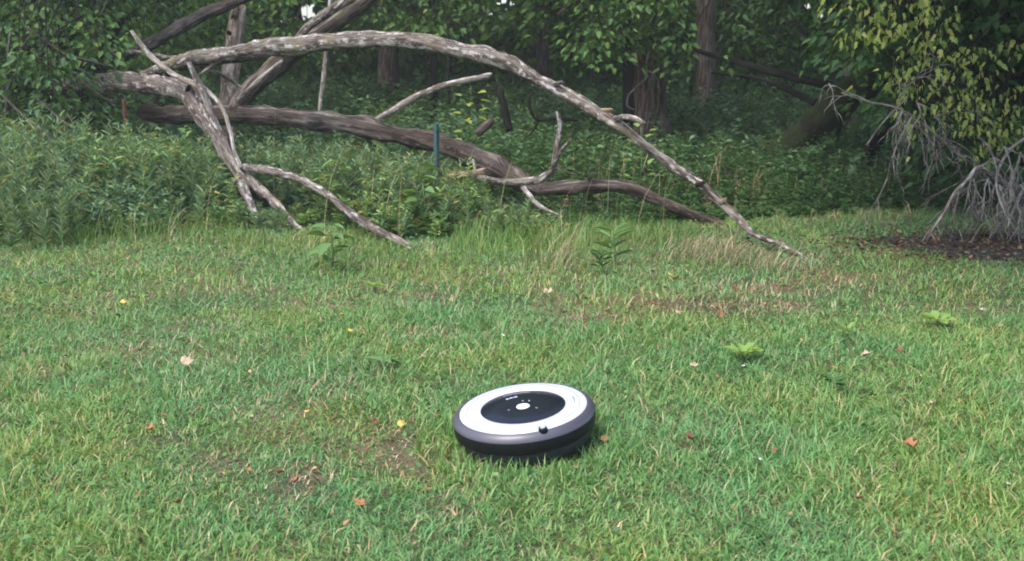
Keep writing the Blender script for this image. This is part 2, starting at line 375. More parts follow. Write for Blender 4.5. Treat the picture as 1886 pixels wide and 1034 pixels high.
t = empty('fallen_log', at(860, 330, 6.2), 'heavy brown fallen log lying across the undergrowth behind the arch, moss in patches', 'log')
branch('trunk', [(262, 208, 6.9, 28), (310, 212, 6.85, 34), (370, 212, 6.8, 36), (440, 212, 6.7, 36), (500, 214, 6.6, 35), (560, 220, 6.5, 36), (640, 230, 6.4, 38), (710, 244, 6.3, 38), (780, 258, 6.2, 37), (850, 278, 6.1, 40), (905, 303, 6.0, 44), (950, 330, 5.9, 36), (1000, 348, 5.8, 26), (1060, 345, 5.75, 26), (1120, 341, 5.7, 25), (1170, 350, 5.65, 23), (1215, 370, 5.6, 21), (1260, 390, 5.55, 20), (1318, 410, 5.45, 16), (1350, 428, 5.3, 11), (1385, 440, 5.15, 7)], 'brown', t, 20, knob=.22)
branch('branch', [(688, 224, 6.35, 10), (720, 206, 6.4, 12), (760, 182, 6.45, 13), (800, 164, 6.5, 12), (850, 150, 6.5, 11), (905, 139, 6.55, 9)], 'twig', t, 21, .6)
branch('branch', [(960, 340, 5.9, 12), (985, 372, 5.6, 9), (1010, 388, 5.5, 6), (1035, 398, 5.4, 3)], 'twig', t, 22)
branch('stub', [(680, 255, 6.4, 9), (672, 268, 6.3, 6)], 'brown', t, 24)
branch('stub', [(1085, 332, 5.7, 9), (1092, 322, 5.68, 6)], 'brown', t, 24)

t = empty('dead_branch', at(900, 345, 5.7), 'curved grey dead branch with forked upright tip and pale snapped end', 'branch', 'dead branches of the fallen trees')
branch('stem', [(880, 326, 5.7, 10), (915, 334, 5.65, 12), (960, 335, 5.6, 14), (1000, 328, 5.55, 15), (1020, 308, 5.52, 13), (1024, 280, 5.5, 11), (1030, 245, 5.5, 11), (1031, 225, 5.5, 9), (1025, 206, 5.5, 7)], 'weathered', t, 30, .5)
branch('fork', [(1018, 305, 5.5, 10), (1030, 284, 5.45, 9), (1042, 268, 5.42, 7), (1052, 256, 5.4, 5)], 'lichen', t, 31)
branch('broken_end', [(826, 326, 5.75, 9), (845, 324, 5.72, 14), (870, 320, 5.7, 14), (893, 316, 5.7, 12)], 'broken', t, 32, 1.0)
branch('fork', [(875, 318, 5.7, 6), (873, 300, 5.7, 5), (871, 294, 5.7, 4)], 'twig', t, 33)
branch('fork', [(1022, 308, 5.5, 4), (1045, 318, 5.5, 3), (1062, 322, 5.5, 2)], 'twig', t, 34)

t = empty('broken_limb', at(560, 430, 5.25), 'twisted silvery broken limb with splayed ends leaning down into the weeds', 'branch', 'dead branches of the fallen trees')
branch('trunk', [(70, 168, 7.1, 22), (125, 158, 7.0, 28), (178, 153, 6.9, 34), (215, 154, 6.8, 37.8), (265, 155, 6.6, 37.8), (310, 160, 6.45, 36.1), (345, 175, 6.3, 36.1), (370, 205, 6.2, 32.7), (395, 245, 6.1, 27.5), (420, 290, 6.0, 24.1), (445, 322, 5.9, 24.1), (480, 350, 5.75, 18.9), (510, 378, 5.6, 15.5), (540, 412, 5.4, 12), (568, 431, 5.25, 6.02)], 'lichen', t, 40, knob=.22)
branch('limb', [(348, 116, 6.05, 9.46), (362, 145, 6.05, 12.9), (378, 180, 6.03, 14.6), (390, 215, 6.0, 15.5), (412, 262, 5.95, 18.9), (432, 300, 5.9, 17.2), (452, 330, 5.85, 12.9)], 'lichen', t, 41)
branch('limb', [(243, 57, 6.3, 6.02), (262, 85, 6.3, 8.6), (290, 115, 6.25, 10.3), (330, 143, 6.2, 11.2), (365, 158, 6.1, 12), (395, 180, 6.05, 8.6), (412, 205, 6.0, 7.74), (425, 245, 5.95, 7.74), (432, 280, 5.9, 6.88), (445, 310, 5.85, 7.74)], 'twig', t, 42)
branch('limb', [(436, 318, 5.9, 17.2), (450, 350, 5.7, 18.9), (465, 385, 5.5, 15.5), (475, 410, 5.35, 11.2), (482, 440, 5.15, 6.88)], 'lichen', t, 43)
branch('limb', [(452, 308, 5.85, 14.6), (490, 315, 5.7, 17.2), (535, 325, 5.6, 15.5), (580, 345, 5.45, 14.6), (615, 368, 5.3, 13.8), (655, 400, 5.1, 14.6), (700, 428, 4.95, 17.2), (740, 447, 4.85, 15.5), (775, 462, 4.75, 8.6), (830, 468, 4.7, 3.44)], 'lichen', t, 44, knob=.22)
branch('limb', [(435, 325, 5.9, 6.02), (425, 350, 5.8, 5.16), (415, 378, 5.7, 3.44)], 'twig', t, 45)
branch('stub', [(345, 168, 6.25, 8.6), (352, 152, 6.2, 6.88)], 'darkbark', t, 46)

t = empty('leaning_dead_tree', at(440, 205, 6.7), 'bare brown trunk leaning up to the right from the fallen log', 'dead tree', 'leaning dead trunks')
branch('trunk', [(432, 205, 6.7, 30), (455, 172, 6.75, 34), (495, 132, 6.8, 36), (540, 95, 6.9, 36), (590, 60, 7.0, 34), (640, 25, 7.1, 34), (690, -15, 7.2, 34), (760, -75, 7.4, 32)], 'brown', t, 50, knob=.18)
branch('branch', [(545, 78, 6.85, 12), (565, 52, 6.85, 16), (600, 26, 6.9, 17), (650, -6, 6.9, 18), (720, -50, 7.0, 16)], 'weathered', t, 51)
branch('branch', [(437, 185, 6.65, 8), (480, 145, 6.6, 10), (520, 112, 6.6, 6)], 'twig', t, 52)

t = empty('leaning_branch', at(200, 118, 7.2), 'long brown branch slanting up out of the frame at upper left', 'branch', 'leaning dead trunks')
branch('stem', [(180, 128, 7.2, 12.6), (215, 112, 7.2, 18), (260, 88, 7.2, 21.6), (310, 62, 7.3, 21.6), (370, 30, 7.4, 21.6), (430, 4, 7.5, 21.6), (500, -30, 7.6, 19.8)], 'brown', t, 55, knob=.18)
branch('twig', [(195, 97, 6.9, 6.3), (240, 96, 6.9, 9), (290, 103, 6.9, 8.1), (340, 108, 6.8, 5.4)], 'weathered', t, 56)
t = empty('black_branch', at(185, 115, 7.0), 'short black branch stub standing above the thick left log', 'branch', 'leaning dead trunks')
branch('stem', [(178, 125, 7.0, 12), (195, 90, 7.0, 15), (212, 60, 7.0, 15), (224, 36, 7.0, 11)], 'blackbark', t, 57)
branch('fork', [(208, 66, 7.0, 8), (197, 50, 7.0, 6), (190, 40, 7.0, 4)], 'blackbark', t, 58)

t = empty('dead_snag', at(425, 230, 8.0), 'pinkish barkless dead tree stump standing upright with a broken top', 'dead tree')
branch('trunk', [(415, 260, 8.0, 34), (420, 190, 8.0, 33), (425, 130, 8.0, 32), (432, 70, 8.0, 31), (438, 25, 8.0, 28), (442, 8, 8.0, 20)], 'snag', t, 60, 1.3)
branch('splinter', [(432, 30, 7.95, 14), (436, 12, 7.95, 9), (437, 2, 7.95, 5)], 'broken', t, 61, 1.0)
branch('knot', [(423, 62, 7.9, 8), (421, 60, 7.86, 7)], 'darkbark', t, 62)

t = empty('bare_stem', at(588, 230, 7.5), 'thin straight pale bare stem between the leaning trunk and red trunk', 'dead stem')
branch('stem', [(586, 240, 7.5, 10), (592, 180, 7.5, 9), (600, 110, 7.5, 9), (606, 40, 7.5, 9), (612, -40, 7.5, 8)], 'twig', t, 63, knob=.06)
branch('fork', [(604, 60, 7.5, 4), (625, 20, 7.4, 4), (640, -10, 7.3, 3)], 'twig', t, 64)

for nm, lab, parts_ in (
    ('black_stump', 'short crooked black stump standing behind the log, left of the black hook', [('stem', [(938, 240, 8.5, 16), (930, 205, 8.5, 14), (924, 180, 8.5, 13), (922, 164, 8.5, 11)])]),  # stem in near-black bark
    ('hooked_branch', 'thin black hook shaped branch bent flat over the undergrowth behind the arch', [('stem', [(978, 172, 8.0, 5), (973, 190, 8.0, 7), (980, 208, 8.0, 7), (992, 222, 8.0, 6), (1030, 218, 8.0, 7), (1062, 222, 8.1, 5)]), ('fork', [(992, 222, 8.0, 4), (985, 236, 8.0, 4), (975, 250, 8.0, 3)])]),
    ('dark_sapling', 'slim upright black sapling stem behind the end of the bare branch', [('stem', [(826, 190, 9, 7), (825, 140, 9, 6), (826, 95, 9, 5), (824, 40, 9, 4)]), ('fork', [(825, 110, 9, 3), (838, 85, 9, 2.5), (846, 70, 9, 2)])]),
    ('mossy_stub', 'stubby grey leaning stump half hidden beyond the middle of the log', [('stem', [(880, 246, 7.2, 16), (897, 232, 7.2, 16), (908, 222, 7.2, 12)])])):
    p = parts_[0][1][0]
    t = empty(nm, at(*p[:3]), lab, 'dead wood')
    for k, (pn, pix) in enumerate(parts_): branch(pn, pix, 'greybark' if nm == 'mossy_stub' else 'blackbark', t, 70 + k)

# fence stakes
def stake(name, px, py0, py1, d, w, m, lab):
    a = at(px, py1, d); b = at(px, py0, d); hw = w * .5 * d / FPX
    t = empty(name, a, lab, 'stake')
    prof = [(-hw, 0), (-hw * .25, -hw * .25), (-hw * .2, -hw * 1.1), (hw * .2, -hw * 1.1), (hw * .25, -hw * .25), (hw, 0), (hw, hw * .3), (-hw, hw * .3)]  # T section
    v = []; zs = np.linspace(min(a.z, 0) - .05, b.z, 6); n = len(prof)
    for k, z in enumerate(zs): v += [Vector((a.x + x + .004 * k / 5, d + y, z)) for x, y in prof]
    f = [(i * n + k, i * n + (k + 1) % n, (i + 1) * n + (k + 1) % n, (i + 1) * n + k) for i in range(5) for k in range(n)]
    f += [tuple(range(n))[::-1], tuple(range(5 * n, 6 * n))]
    me = bpy.data.meshes.new('post'); me.from_pydata(v, [], f); link('post', me, m, t, False)
    for k in range(4):
        v = []; f = []
        z = b.z - .03 - k * .06; o = len(v); s = hw * .35
        for dx in (-s, s):
            for dy in (-hw * 1.5, -hw * 1.12):
                for dz in (-.007, .007): v.append(Vector((a.x + dx + .003, d + dy, z + dz)))
        f += [tuple(o + q for q in c) for c in ((0, 1, 3, 2), (4, 6, 7, 5), (0, 4, 5, 1), (2, 3, 7, 6), (0, 2, 6, 4), (1, 5, 7, 3))]
        me = bpy.data.meshes.new('post_stud'); me.from_pydata(v, [], f); link('post_stud', me, m, t, False)
teal = plain('teal_paint', (.03, .07, .075), .8, nz=.3); blue = plain('blue_paint', (.015, .06, .1), .7, nz=.3); rust = plain('rust', (.16, .05, .03), .8, nz=.4)
stake('metal_stake', 804, 228, 346, 5.9, 10, teal, 'teal metal fence stake standing in front of the log')
stake('metal_stake', 1493, 282, 328, 8.6, 13, blue, 'short dark blue stake beside the mossy leaning trunk')
stake('metal_stake', 231, 182, 240, 6.4, 6, rust, 'rusty thin stake below the thick left log')

# ------------------------------------------------------------------ foliage
G_MID = [(0, (.04, .09, .025)), (.4, (.07, .15, .038)), (.8, (.1, .19, .045)), (1, (.14, .21, .05))]
G_DARK = [(0, (.025, .06, .02)), (.6, (.05, .115, .033)), (1, (.085, .16, .04))]
G_TEAL = [(0, (.06, .12, .07)), (.5, (.12, .22, .13)), (.88, (.19, .3, .17)), (.95, (.27, .28, .13)), (1, (.3, .22, .12))]
G_PALE = [(0, (.09, .16, .04)), (.4, (.26, .35, .08)), (.85, (.46, .52, .16)), (1, (.56, .52, .18))]
M['leaf_mid'] = leafmat('leaf_mid_green', G_MID, (.75, .8, .9)); M['leaf_dark'] = leafmat('leaf_dark_green', G_DARK, (.8, .85, 1))
M['leaf_weed'] = leafmat('leaf_weed', G_TEAL, (1.25, 1.15, .65), trans=.3, pscale=1.8); M['leaf_under'] = leafmat('leaf_undergrowth', [(0, (.045, .095, .05)), (.6, (.085, .165, .085)), (1, (.13, .22, .105))], (1.1, 1.05, .8), trans=.3, pscale=.9); M['leaf_pale'] = leafmat('leaf_yellow_green', G_PALE, trans=.4)
M['leaf_far'] = leafmat('leaf_far', [(0, (.05, .1, .04)), (.6, (.09, .18, .065)), (1, (.14, .23, .07))], (1.4, 1.35, .8), pscale=.35)

HOLES = [(560, 18, 30, 20), (600, 34, 22, 12), (520, 40, 10, 12), (930, 4, 24, 14), (905, 22, 10, 8), (1052, 30, 10, 12), (1068, 48, 9, 9), (940, 58, 8, 7), (1490, 8, 20, 12), (1515, 26, 14, 9), (1155, 38, 8, 12), (1180, 30, 7, 10), (1070, 72, 8, 10), (1165, 90, 6, 8), (70, -5, 16, 10), (1100, 95, 8, 6), (545, 60, 8, 7), (760, 20, 6, 6), (1010, 95, 6, 5)]
def keep_gap(P):
    """thin the far leaves where the photo's wood is open to the sky"""
    c, s = math.cos(PITCH), math.sin(PITCH); y, z = P[:, 1], P[:, 2] - CAM_H
    dz = y * c - z * s; px = 943 + FPX * P[:, 0] / dz; py = 517 - FPX * (y * s + z * c) / dz
    k = np.ones(len(P), bool)
    for (a, b, rx, ry) in HOLES: k &= ((px - a) / rx) ** 2 + ((py - b) / ry) ** 2 > .8
    return k
def crown_pts(c, rad, nclump, per, spread, shell=.55):
    d = unit(rng.normal(size=(nclump, 3))); r = shell + (1 - shell) * rng.random(nclump) ** .7
    C = np.array(c) + d * np.array(rad) * r[:, None] * (1 + .18 * rng.normal(size=(nclump, 1)))
    sp = spread * rng.uniform(.6, 1.4, nclump)
    off = rng.normal(size=(nclump, per, 3)) * np.array([1, 1, .45]) * sp[:, None, None]
    out = unit(C - np.array(c)); out[:, 2] = 0
    P = C[:, None] + off; P[..., 2] -= .25 * np.linalg.norm(off[..., :2], axis=-1)
    D = unit(off * np.array([1, 1, .3]) + out[:, None] * .1) * .9 + np.array([0, 0, -.45]) + rng.normal(0, .3, off.shape)
    return P.reshape(-1, 3), D.reshape(-1, 3), C
def low_cut(P, D, zmin):
    """leave nothing below the browse line, which wavers"""
    k = P[:, 2] > zmin + .25 * (vn(P[:, 0], P[:, 1], 1.9, .4) - .5)
    return P[k], D[k]
def tree(name, label, pix, crown, m_b, m_l, leaf=(.075, .04), kind='oval', cut=None, limbs=6, group='trees of the wood', gaps=True, under=None):
    """pix: trunk in photo rays; crown: (centre, radii, clumps, leaves per clump, spread)"""
    tp = limb(pix); base = tp[0][0].copy(); base.z = 0
    t = empty(name, base, label, 'tree', group)
    top = tp[-1][0]; tr = tp[0][1]
    cz = crown[0][2]
    pts = [(Vector((tp[0][0].x, tp[0][0].y, -.08)), tr * 1.25)] + tp
    e = Vector(crown[0]) + Vector((0, 0, crown[1][2] * .4))
    if e.z > top.z + .5: pts += [(top.lerp(e, .5), tr * .75), (e, tr * .35)]
    MB().tube(pts, seg=14, step=.08, knob=.12, seed=random.random() * 50).build('trunk', M[m_b], t)
    P, D, C = crown_pts(*crown)
    if cut is not None: P, D = low_cut(P, D, cut)
    if gaps: k = keep_gap(P); P, D = P[k], D[k]
    n = len(P); s = rng.uniform(.7, 1.25, n)
    npmesh('crown', *leaves(P, D, leaf[0] * s, leaf[1] * s, kind), M[m_l], t)
    for k in range(limbs):
        c = Vector(C[k * 3 % len(C)]); z0 = min(max(tp[-1][0].z * .8, c.z - 1.0), e.z)
        a = pts[-1][0].lerp(pts[-2][0], .7) if z0 > pts[-2][0].z else tp[-1][0]
        mid = a.lerp(c, .5) + Vector((0, 0, .12))
        MB().tube([(a, tr * .4), (mid, tr * .28), (c, tr * .1)], seg=7, step=.1, knob=.1, seed=k).build('limb', M[m_b], t)
    return t

# --- trees whose trunks the photo shows
tree('tall_tree', 'straight grey trunk standing alone right of the big dark pair, leafy above',
     [(1300, 262, 12, 40), (1300, 180, 12, 37), (1300, 90, 12, 36), (1300, 0, 12, 35), (1302, -120, 12, 34)], ((2.5, 12.6, 4.6), (2.0, 1.4, 3.0), 230, 60, .3), 'greybark', 'leaf_dark', (.1, .055), cut=1.15)
tree('broad_tree', 'broad reddish brown trunk with twining vine, bright leaves hanging before its top',
     [(1200, 275, 9, 78), (1197, 200, 9, 62), (1196, 140, 9, 58), (1192, 60, 9, 56), (1190, -60, 9, 54)], ((.4, 8.9, 3.1), (.75, 1.1, 2.1), 170, 60, .2), 'redbark', 'leaf_mid', (.085, .05), cut=.98)
tree('dark_tree', 'nearly black trunk pressed against the left side of the reddish trunk',
     [(1164, 262, 9.3, 36), (1163, 180, 9.3, 32), (1162, 100, 9.3, 30), (1160, 0, 9.3, 30)], ((.1, 9.8, 3.4), (.8, 1.1, 2.0), 120, 50, .24), 'blackbark', 'leaf_dark', (.085, .05), cut=1.0, limbs=4)
tree('slim_tree', 'slim straight brown trunk beyond the right shoulder of the arch',
     [(999, 250, 14, 26), (1000, 120, 14, 24), (1000, 60, 14, 22), (998, 0, 14, 21), (996, -100, 14, 20)], ((.4, 14, 4.2), (1.9, 1.6, 2.9), 170, 55, .36), 'greybark', 'leaf_mid', (.11, .06), cut=1.1, limbs=4)
tree('red_tree', 'thick reddish far trunk showing just under the arch near its left end',
     [(716, 240, 16, 40), (716, 150, 16, 38), (715, 90, 16, 36), (712, 0, 16, 34)], ((-1.9, 16, 4.6), (2.3, 1.8, 3.5), 210, 60, .4), 'redbark', 'leaf_mid', (.12, .065), cut=.95, limbs=4)
tree('far_tree', 'dim far trunk in the gap between the snag and the red trunk',
     [(545, 200, 19, 20), (545, 100, 19, 18), (545, 0, 19, 17)], ((-4.1, 19, 4.6), (2.3, 1.8, 3.4), 190, 55, .42), 'darkbark', 'leaf_far', (.13, .075), cut=.8, limbs=3)
tree('small_tree', 'short grey trunk under the leaning mossy trunk at right',
     [(1578, 322, 9.5, 26), (1572, 270, 9.5, 23), (1568, 225, 9.5, 22), (1565, 120, 9.5, 20)], ((3.4, 10.2, 3.2), (1.6, 1.3, 2.1), 150, 55, .28), 'greybark', 'leaf_dark', (.09, .05), cut=.75, limbs=4)
tree('left_tree', 'dark tree at the far left edge with bright low leaves above the weeds',
     [(150, 235, 8.2, 40), (140, 160, 8.2, 34), (128, 90, 8.2, 34), (110, 0, 8.2, 32)], ((-3.5, 7.6, 2.3), (1.35, 1.0, 1.25), 190, 60, .2), 'blackbark', 'leaf_mid', (.07, .038), cut=.62)
tree('back_left_tree', 'dark leafy tree behind the slanting branch at upper left',
     [(300, 230, 11, 30), (300, 100, 11, 28), (298, 0, 11, 26)], ((-3.5, 11.0, 2.9), (2.2, 1.3, 2.1), 260, 60, .28), 'darkbark', 'leaf_dark', (.09, .05), cut=.72)
tree('middle_tree', 'loose leafy tree hanging over the top of the arch, trunk hidden',
     [(800, 240, 12.5, 14), (798, 100, 12.5, 13), (795, 0, 12.5, 12)], ((-1.1, 12.5, 3.5), (2.1, 1.4, 2.5), 220, 55, .32), 'darkbark', 'leaf_mid', (.1, .055), cut=1.08, limbs=4)

# --- the leaning mossy tree at right: dark crown, pale hanging sprays, dead twigs
t = empty('leaning_tree', gnd(1450, 330), 'mossy dark trunk leaning right into a heavy crown with yellow green sprays', 'tree', 'trees of the wood')
branch('trunk', [(1415, 300, 8.0, 66), (1470, 264, 7.9, 62), (1530, 205, 7.7, 60), (1590, 150, 7.4, 58), (1660, 95, 7.1, 56), (1760, 30, 6.7, 50), (1900, -60, 6.2, 44)], 'mossbark', t, 80, knob=.18, seg=16)
branch('limb', [(1640, 115, 7.1, 34), (1690, 180, 6.9, 30), (1705, 260, 6.8, 30), (1712, 330, 6.8, 30), (1716, 372, 6.8, 34)], 'blackbark', t, 81)
branch('limb', [(1660, 190, 7.0, 26), (1620, 250, 7.3, 24), (1594, 300, 7.6, 20), (1580, 335, 7.6, 22)], 'blackbark', t, 82)
branch('limb', [(1552, 215, 8.0, 9), (1543, 250, 8.0, 9), (1535, 290, 8.0, 9)], 'blackbark', t, 83)
branch('limb', [(1780, 20, 6.5, 22), (1820, 90, 6.1, 18), (1850, 200, 5.8, 14), (1870, 300, 5.6, 10)], 'darkbark', t, 84)
MB().tube([(Vector((3.2, 6.0, 2.0)), .07), (Vector((2.8, 5.0, 2.6)), .05), (Vector((2.1, 4.3, 2.8)), .03), (Vector((1.5, 4.0, 2.85)), .012)], 9, .08, .12).build('limb', M['darkbark'], t)  # unseen overhang, added to carry the leaves that shade the lawn
branch('limb', [(1240, 60, 9.0, 5), (1290, 95, 8.8, 8), (1370, 118, 8.3, 11), (1450, 140, 8.0, 15), (1560, 165, 7.6, 18)], 'blackbark', t, 85)
branch('limb', [(1310, 135, 8.5, 4), (1370, 140, 8.2, 8), (1420, 152, 8.0, 8), (1500, 190, 7.8, 13)], 'blackbark', t, 86)
pc = []
for (c, rad, nc, per, sp) in (((2.55, 6.6, 2.5), (1.1, .8, 1.25), 200, 60, .17), ((3.2, 6.0, 1.4), (.75, .6, 1.0), 210, 60, .14), ((2.3, 7.6, 1.75), (.75, .5, .55), 110, 55, .16), ((3.3, 5.6, 3.2), (1.4, 1.2, 1.3), 240, 60, .22), ((2.6, 4.2, 2.7), (1.6, 1.4, .6), 300, 60, .22), ((1.9, 4.5, 2.6), (1.0, 1.0, .45), 300, 60, .2), ((2.7, 3.7, 2.6), (1.3, 1.0, .4), 420, 60, .22), ((2.3, 6.3, 1.68), (.55, .45, .5), 100, 55, .13), ((2.5, 8.0, 2.0), (.6, .6, .7), 110, 50, .15)):  # the clumps reaching forward over the lawn are unseen, added to shade it
    pc.append(crown_pts(c, rad, nc, per, sp)[:2])
P = np.concatenate([a for a, b in pc]); D = np.concatenate([b for a, b in pc])
k = (P[:, 2] > .82 - .35 * np.clip((P[:, 0] - 2.3), 0, 1.4) + .12 * vn(P[:, 0], P[:, 1], 5, 1)) & keep_gap(P); P, D = P[k], D[k]
s = rng.uniform(.7, 1.25, len(P))
npmesh('crown', *leaves(P, D, .075 * s, .042 * s), M['leaf_dark'], t)
# pale hanging sprays
def spray(P0, n, sp, L, w, mat, kind='lobed', droop=.9):
    off = rng.normal(size=(n, 3)) * sp; P = np.array(P0) + off
    D = unit(off * np.array([1, 1, .2]) + rng.normal(0, .02, (n, 3))) * .55 + np.array([0, 0, -droop]) + rng.normal(0, .22, (n, 3))
    s = rng.uniform(.65, 1.25, n)
    return leaves(P, D, L * s, w * s, kind, jit=.9)
LS = [(1560, 10), (1600, 25), (1640, 15), (1580, 60), (1568, 70), (1615, 75), (1700, 20), (1730, 60), (1690, 70), (1655, 45), (1720, 10), (1735, 78), (1645, 155), (1665, 165), (1695, 165), (1720, 125), (1665, 110), (1730, 190),
      (1745, 160), (1770, 180), (1800, 165), (1830, 175), (1770, 195), (1820, 210), (1850, 160), (1875, 190), (1860, 220), (1845, 235), (1820, 250), (1790, 240), (1700, 235), (1690, 215), (1820, 130), (1790, 100), (1800, 230), (1840, 265), (1805, 285), (1875, 245), (1590, 5), (1680, 0), (1740, 30), (1760, 120), (1700, 100), (1870, 90), (1660, 140), (1640, 60)]
for a, b in LS:
    p = at(a + random.uniform(-8, 8), b, random.uniform(5.15, 5.6))
    sp = npmesh('leaf_spray', *spray(p, random.randint(9, 22), (.045, .05, .032), random.uniform(.036, .052), .021, None), M['leaf_pale'], t)
    MB().tube([(p + Vector((random.uniform(-.05, .15), random.uniform(0, .2), random.uniform(.08, .2))), .004), (p + Vector((0, 0, .04)), .003), (p + Vector((0, 0, -.03)), .0015)], 5, .05, .05).build('twig', M['darkbark'], t)
# dead twigs: droopy tangles
def twigs(mb, p, d, L, r, depth, droop=.35):
    n = 4; pts = [(p.copy(), r)]; q = p.copy(); d = d.normalized()
    for i in range(n):
        d = (d + Vector((random.gauss(0, .22), random.gauss(0, .22), random.gauss(0, .18) - droop * .45))).normalized()
        q = q + d * (L / n); pts.append((q.copy(), r * (1 - .7 * (i + 1) / n)))
        if depth > 0 and random.random() < .6:
            a = random.uniform(-1, 1); e = (d + Vector((a, random.uniform(-.7, .7), random.uniform(-.9, .3)))).normalized()
            twigs(mb, q, e, L * random.uniform(.4, .7), r * .72, depth - 1, droop)
    mb.tube(pts, seg=5, sub=2, knob=.12, seed=random.random() * 9)
def dead(name, label, mains, starts, L, r, d0):
    e = empty(name, at(*mains[0][-1][:3]), label, 'dead branch', 'dead twig tangles under the right tree')
    for m in mains: branch('stem', m, 'twig', e, random.random() * 40, knob=.12, seg=7, jag=0)
    for st in starts:
        mb = MB()
        for (a, b, dx, dz, k) in st:
            for _ in range(k): twigs(mb, at(a, b, d0 + random.uniform(-.12, .12)), Vector((dx + random.gauss(0, .65), random.gauss(0, .45), dz + random.gauss(0, .35))), L * random.uniform(.7, 1.25), r, 2)
        mb.build('twig', M['twig'], e)
random.seed(21)
dead('dead_branch', 'long pale dead branch poking left from the right tree, twigs hanging below it',
     [[(1550, 171, 5.2, 2.62), (1600, 188, 5.2, 3.75), (1650, 198, 5.2, 4.5), (1690, 222, 5.2, 5.25), (1740, 262, 5.25, 6), (1780, 296, 5.3, 6), (1830, 320, 5.4, 6.75)], [(1596, 268, 5.2, 3), (1615, 240, 5.2, 3.38), (1645, 205, 5.2, 3.75), (1672, 180, 5.2, 3)]],
     [[(1600, 188, -.2, .5, 1), (1650, 200, .1, -1, 2), (1662, 205, 0, -1, 3), (1680, 215, .1, -1, 3)], [(1655, 180, .4, .1, 3), (1690, 190, .3, -.2, 3), (1720, 215, .3, -.4, 2)], [(1720, 250, .3, -.5, 2), (1750, 270, 0, -1, 1)]], .25, .0042, 5.2)
dead('dead_branch', 'pale dead branch bending down over the bare soil patch at the right edge',
     [[(1895, 345, 5.1, 7.5), (1850, 338, 5.05, 7.5), (1805, 308, 5.0, 7.5), (1785, 328, 4.95, 6.75), (1755, 360, 4.9, 5.25), (1738, 395, 4.85, 4.5), (1712, 432, 4.8, 3.75), (1708, 446, 4.8, 2.25)], [(1800, 310, 5.0, 6), (1830, 290, 5.0, 4.5), (1812, 262, 5.0, 3.75), (1800, 250, 5, 2.25)]],
     [[(1735, 395, -.3, -1, 2), (1715, 430, -.2, -1, 2), (1765, 350, 0, -1, 2)], [(1790, 325, .3, -1, 4), (1820, 330, .3, -1, 4)]], .22, .004, 4.95)
dead('dead_branch', 'thick tangle of grey dead twigs hanging down at the right edge of frame',
     [[(1900, 250, 5.0, 6.75), (1860, 275, 5.0, 6), (1835, 330, 4.95, 5.25), (1850, 390, 4.9, 4.5), (1875, 430, 4.85, 3)], [(1900, 320, 5.0, 6.75), (1870, 380, 4.9, 5.25), (1855, 420, 4.85, 3)]],
     [[(1830, 290, .2, -1, 4), (1850, 270, .4, -1, 4), (1880, 280, .2, -1, 4)], [(1840, 340, .1, -1, 3), (1860, 350, .3, -1, 4), (1880, 340, 0, -1, 4)], [(1850, 385, .2, -1, 2), (1880, 385, 0, -1, 2), (1895, 330, .2, -1, 3)]], .23, .0034, 4.95)
random.seed(33)
e = empty('dead_branch', at(0, 175, 6.3), 'thin bare arching twigs in front of the dark tree at the left edge', 'dead branch', 'dead twig tangles at the left')
for pix in ([(45, 48, 6.4, 3), (90, 80, 6.4, 5), (125, 102, 6.4, 6), (170, 115, 6.5, 5), (210, 125, 6.6, 6)], [(0, 172, 6.2, 5), (45, 215, 6.1, 5), (75, 240, 6.0, 5), (100, 262, 5.9, 3)], [(60, 175, 6.2, 4), (95, 205, 6.1, 5), (125, 232, 6.0, 4)], [(20, 60, 6.3, 5), (15, 105, 6.3, 5), (22, 138, 6.3, 3)], [(150, 150, 6.4, 4), (190, 180, 6.3, 5), (215, 190, 6.3, 3)], [(90, 90, 6.5, 4), (98, 140, 6.5, 4), (115, 185, 6.5, 3)], [(10, 220, 6.3, 4), (20, 150, 6.4, 5), (60, 110, 6.5, 5), (120, 120, 6.6, 5), (175, 140, 6.7, 6)]):
    branch('stem', pix, 'dimtwig', e, random.random() * 30, knob=.1, seg=7, jag=0)
mb = MB()
for a, b in ((60, 60), (110, 95), (95, 120), (30, 110), (150, 130), (180, 150), (120, 190), (60, 130)):
    twigs(mb, at(a, b, 6.4), Vector((random.uniform(-1, 1), 0, -.5)), .3, .004, 1)
mb.build('twig', M['dimtwig'], e)
e = empty('vine', at(1195, 190, 8.6), 'thin pale vine looping down the reddish trunk', 'vine')
branch('stem', [(1195, 95, 8.7, 4), (1190, 120, 8.7, 4), (1192, 140, 8.7, 4), (1175, 158, 8.7, 3.5), (1158, 175, 8.7, 3), (1155, 195, 8.7, 3), (1168, 202, 8.7, 2)], 'twig', e, 1, seg=6, jag=0)
branch('stem', [(1195, 130, 8.7, 3), (1210, 145, 8.7, 3), (1214, 170, 8.7, 2)], 'twig', e, 2, seg=6, jag=0)

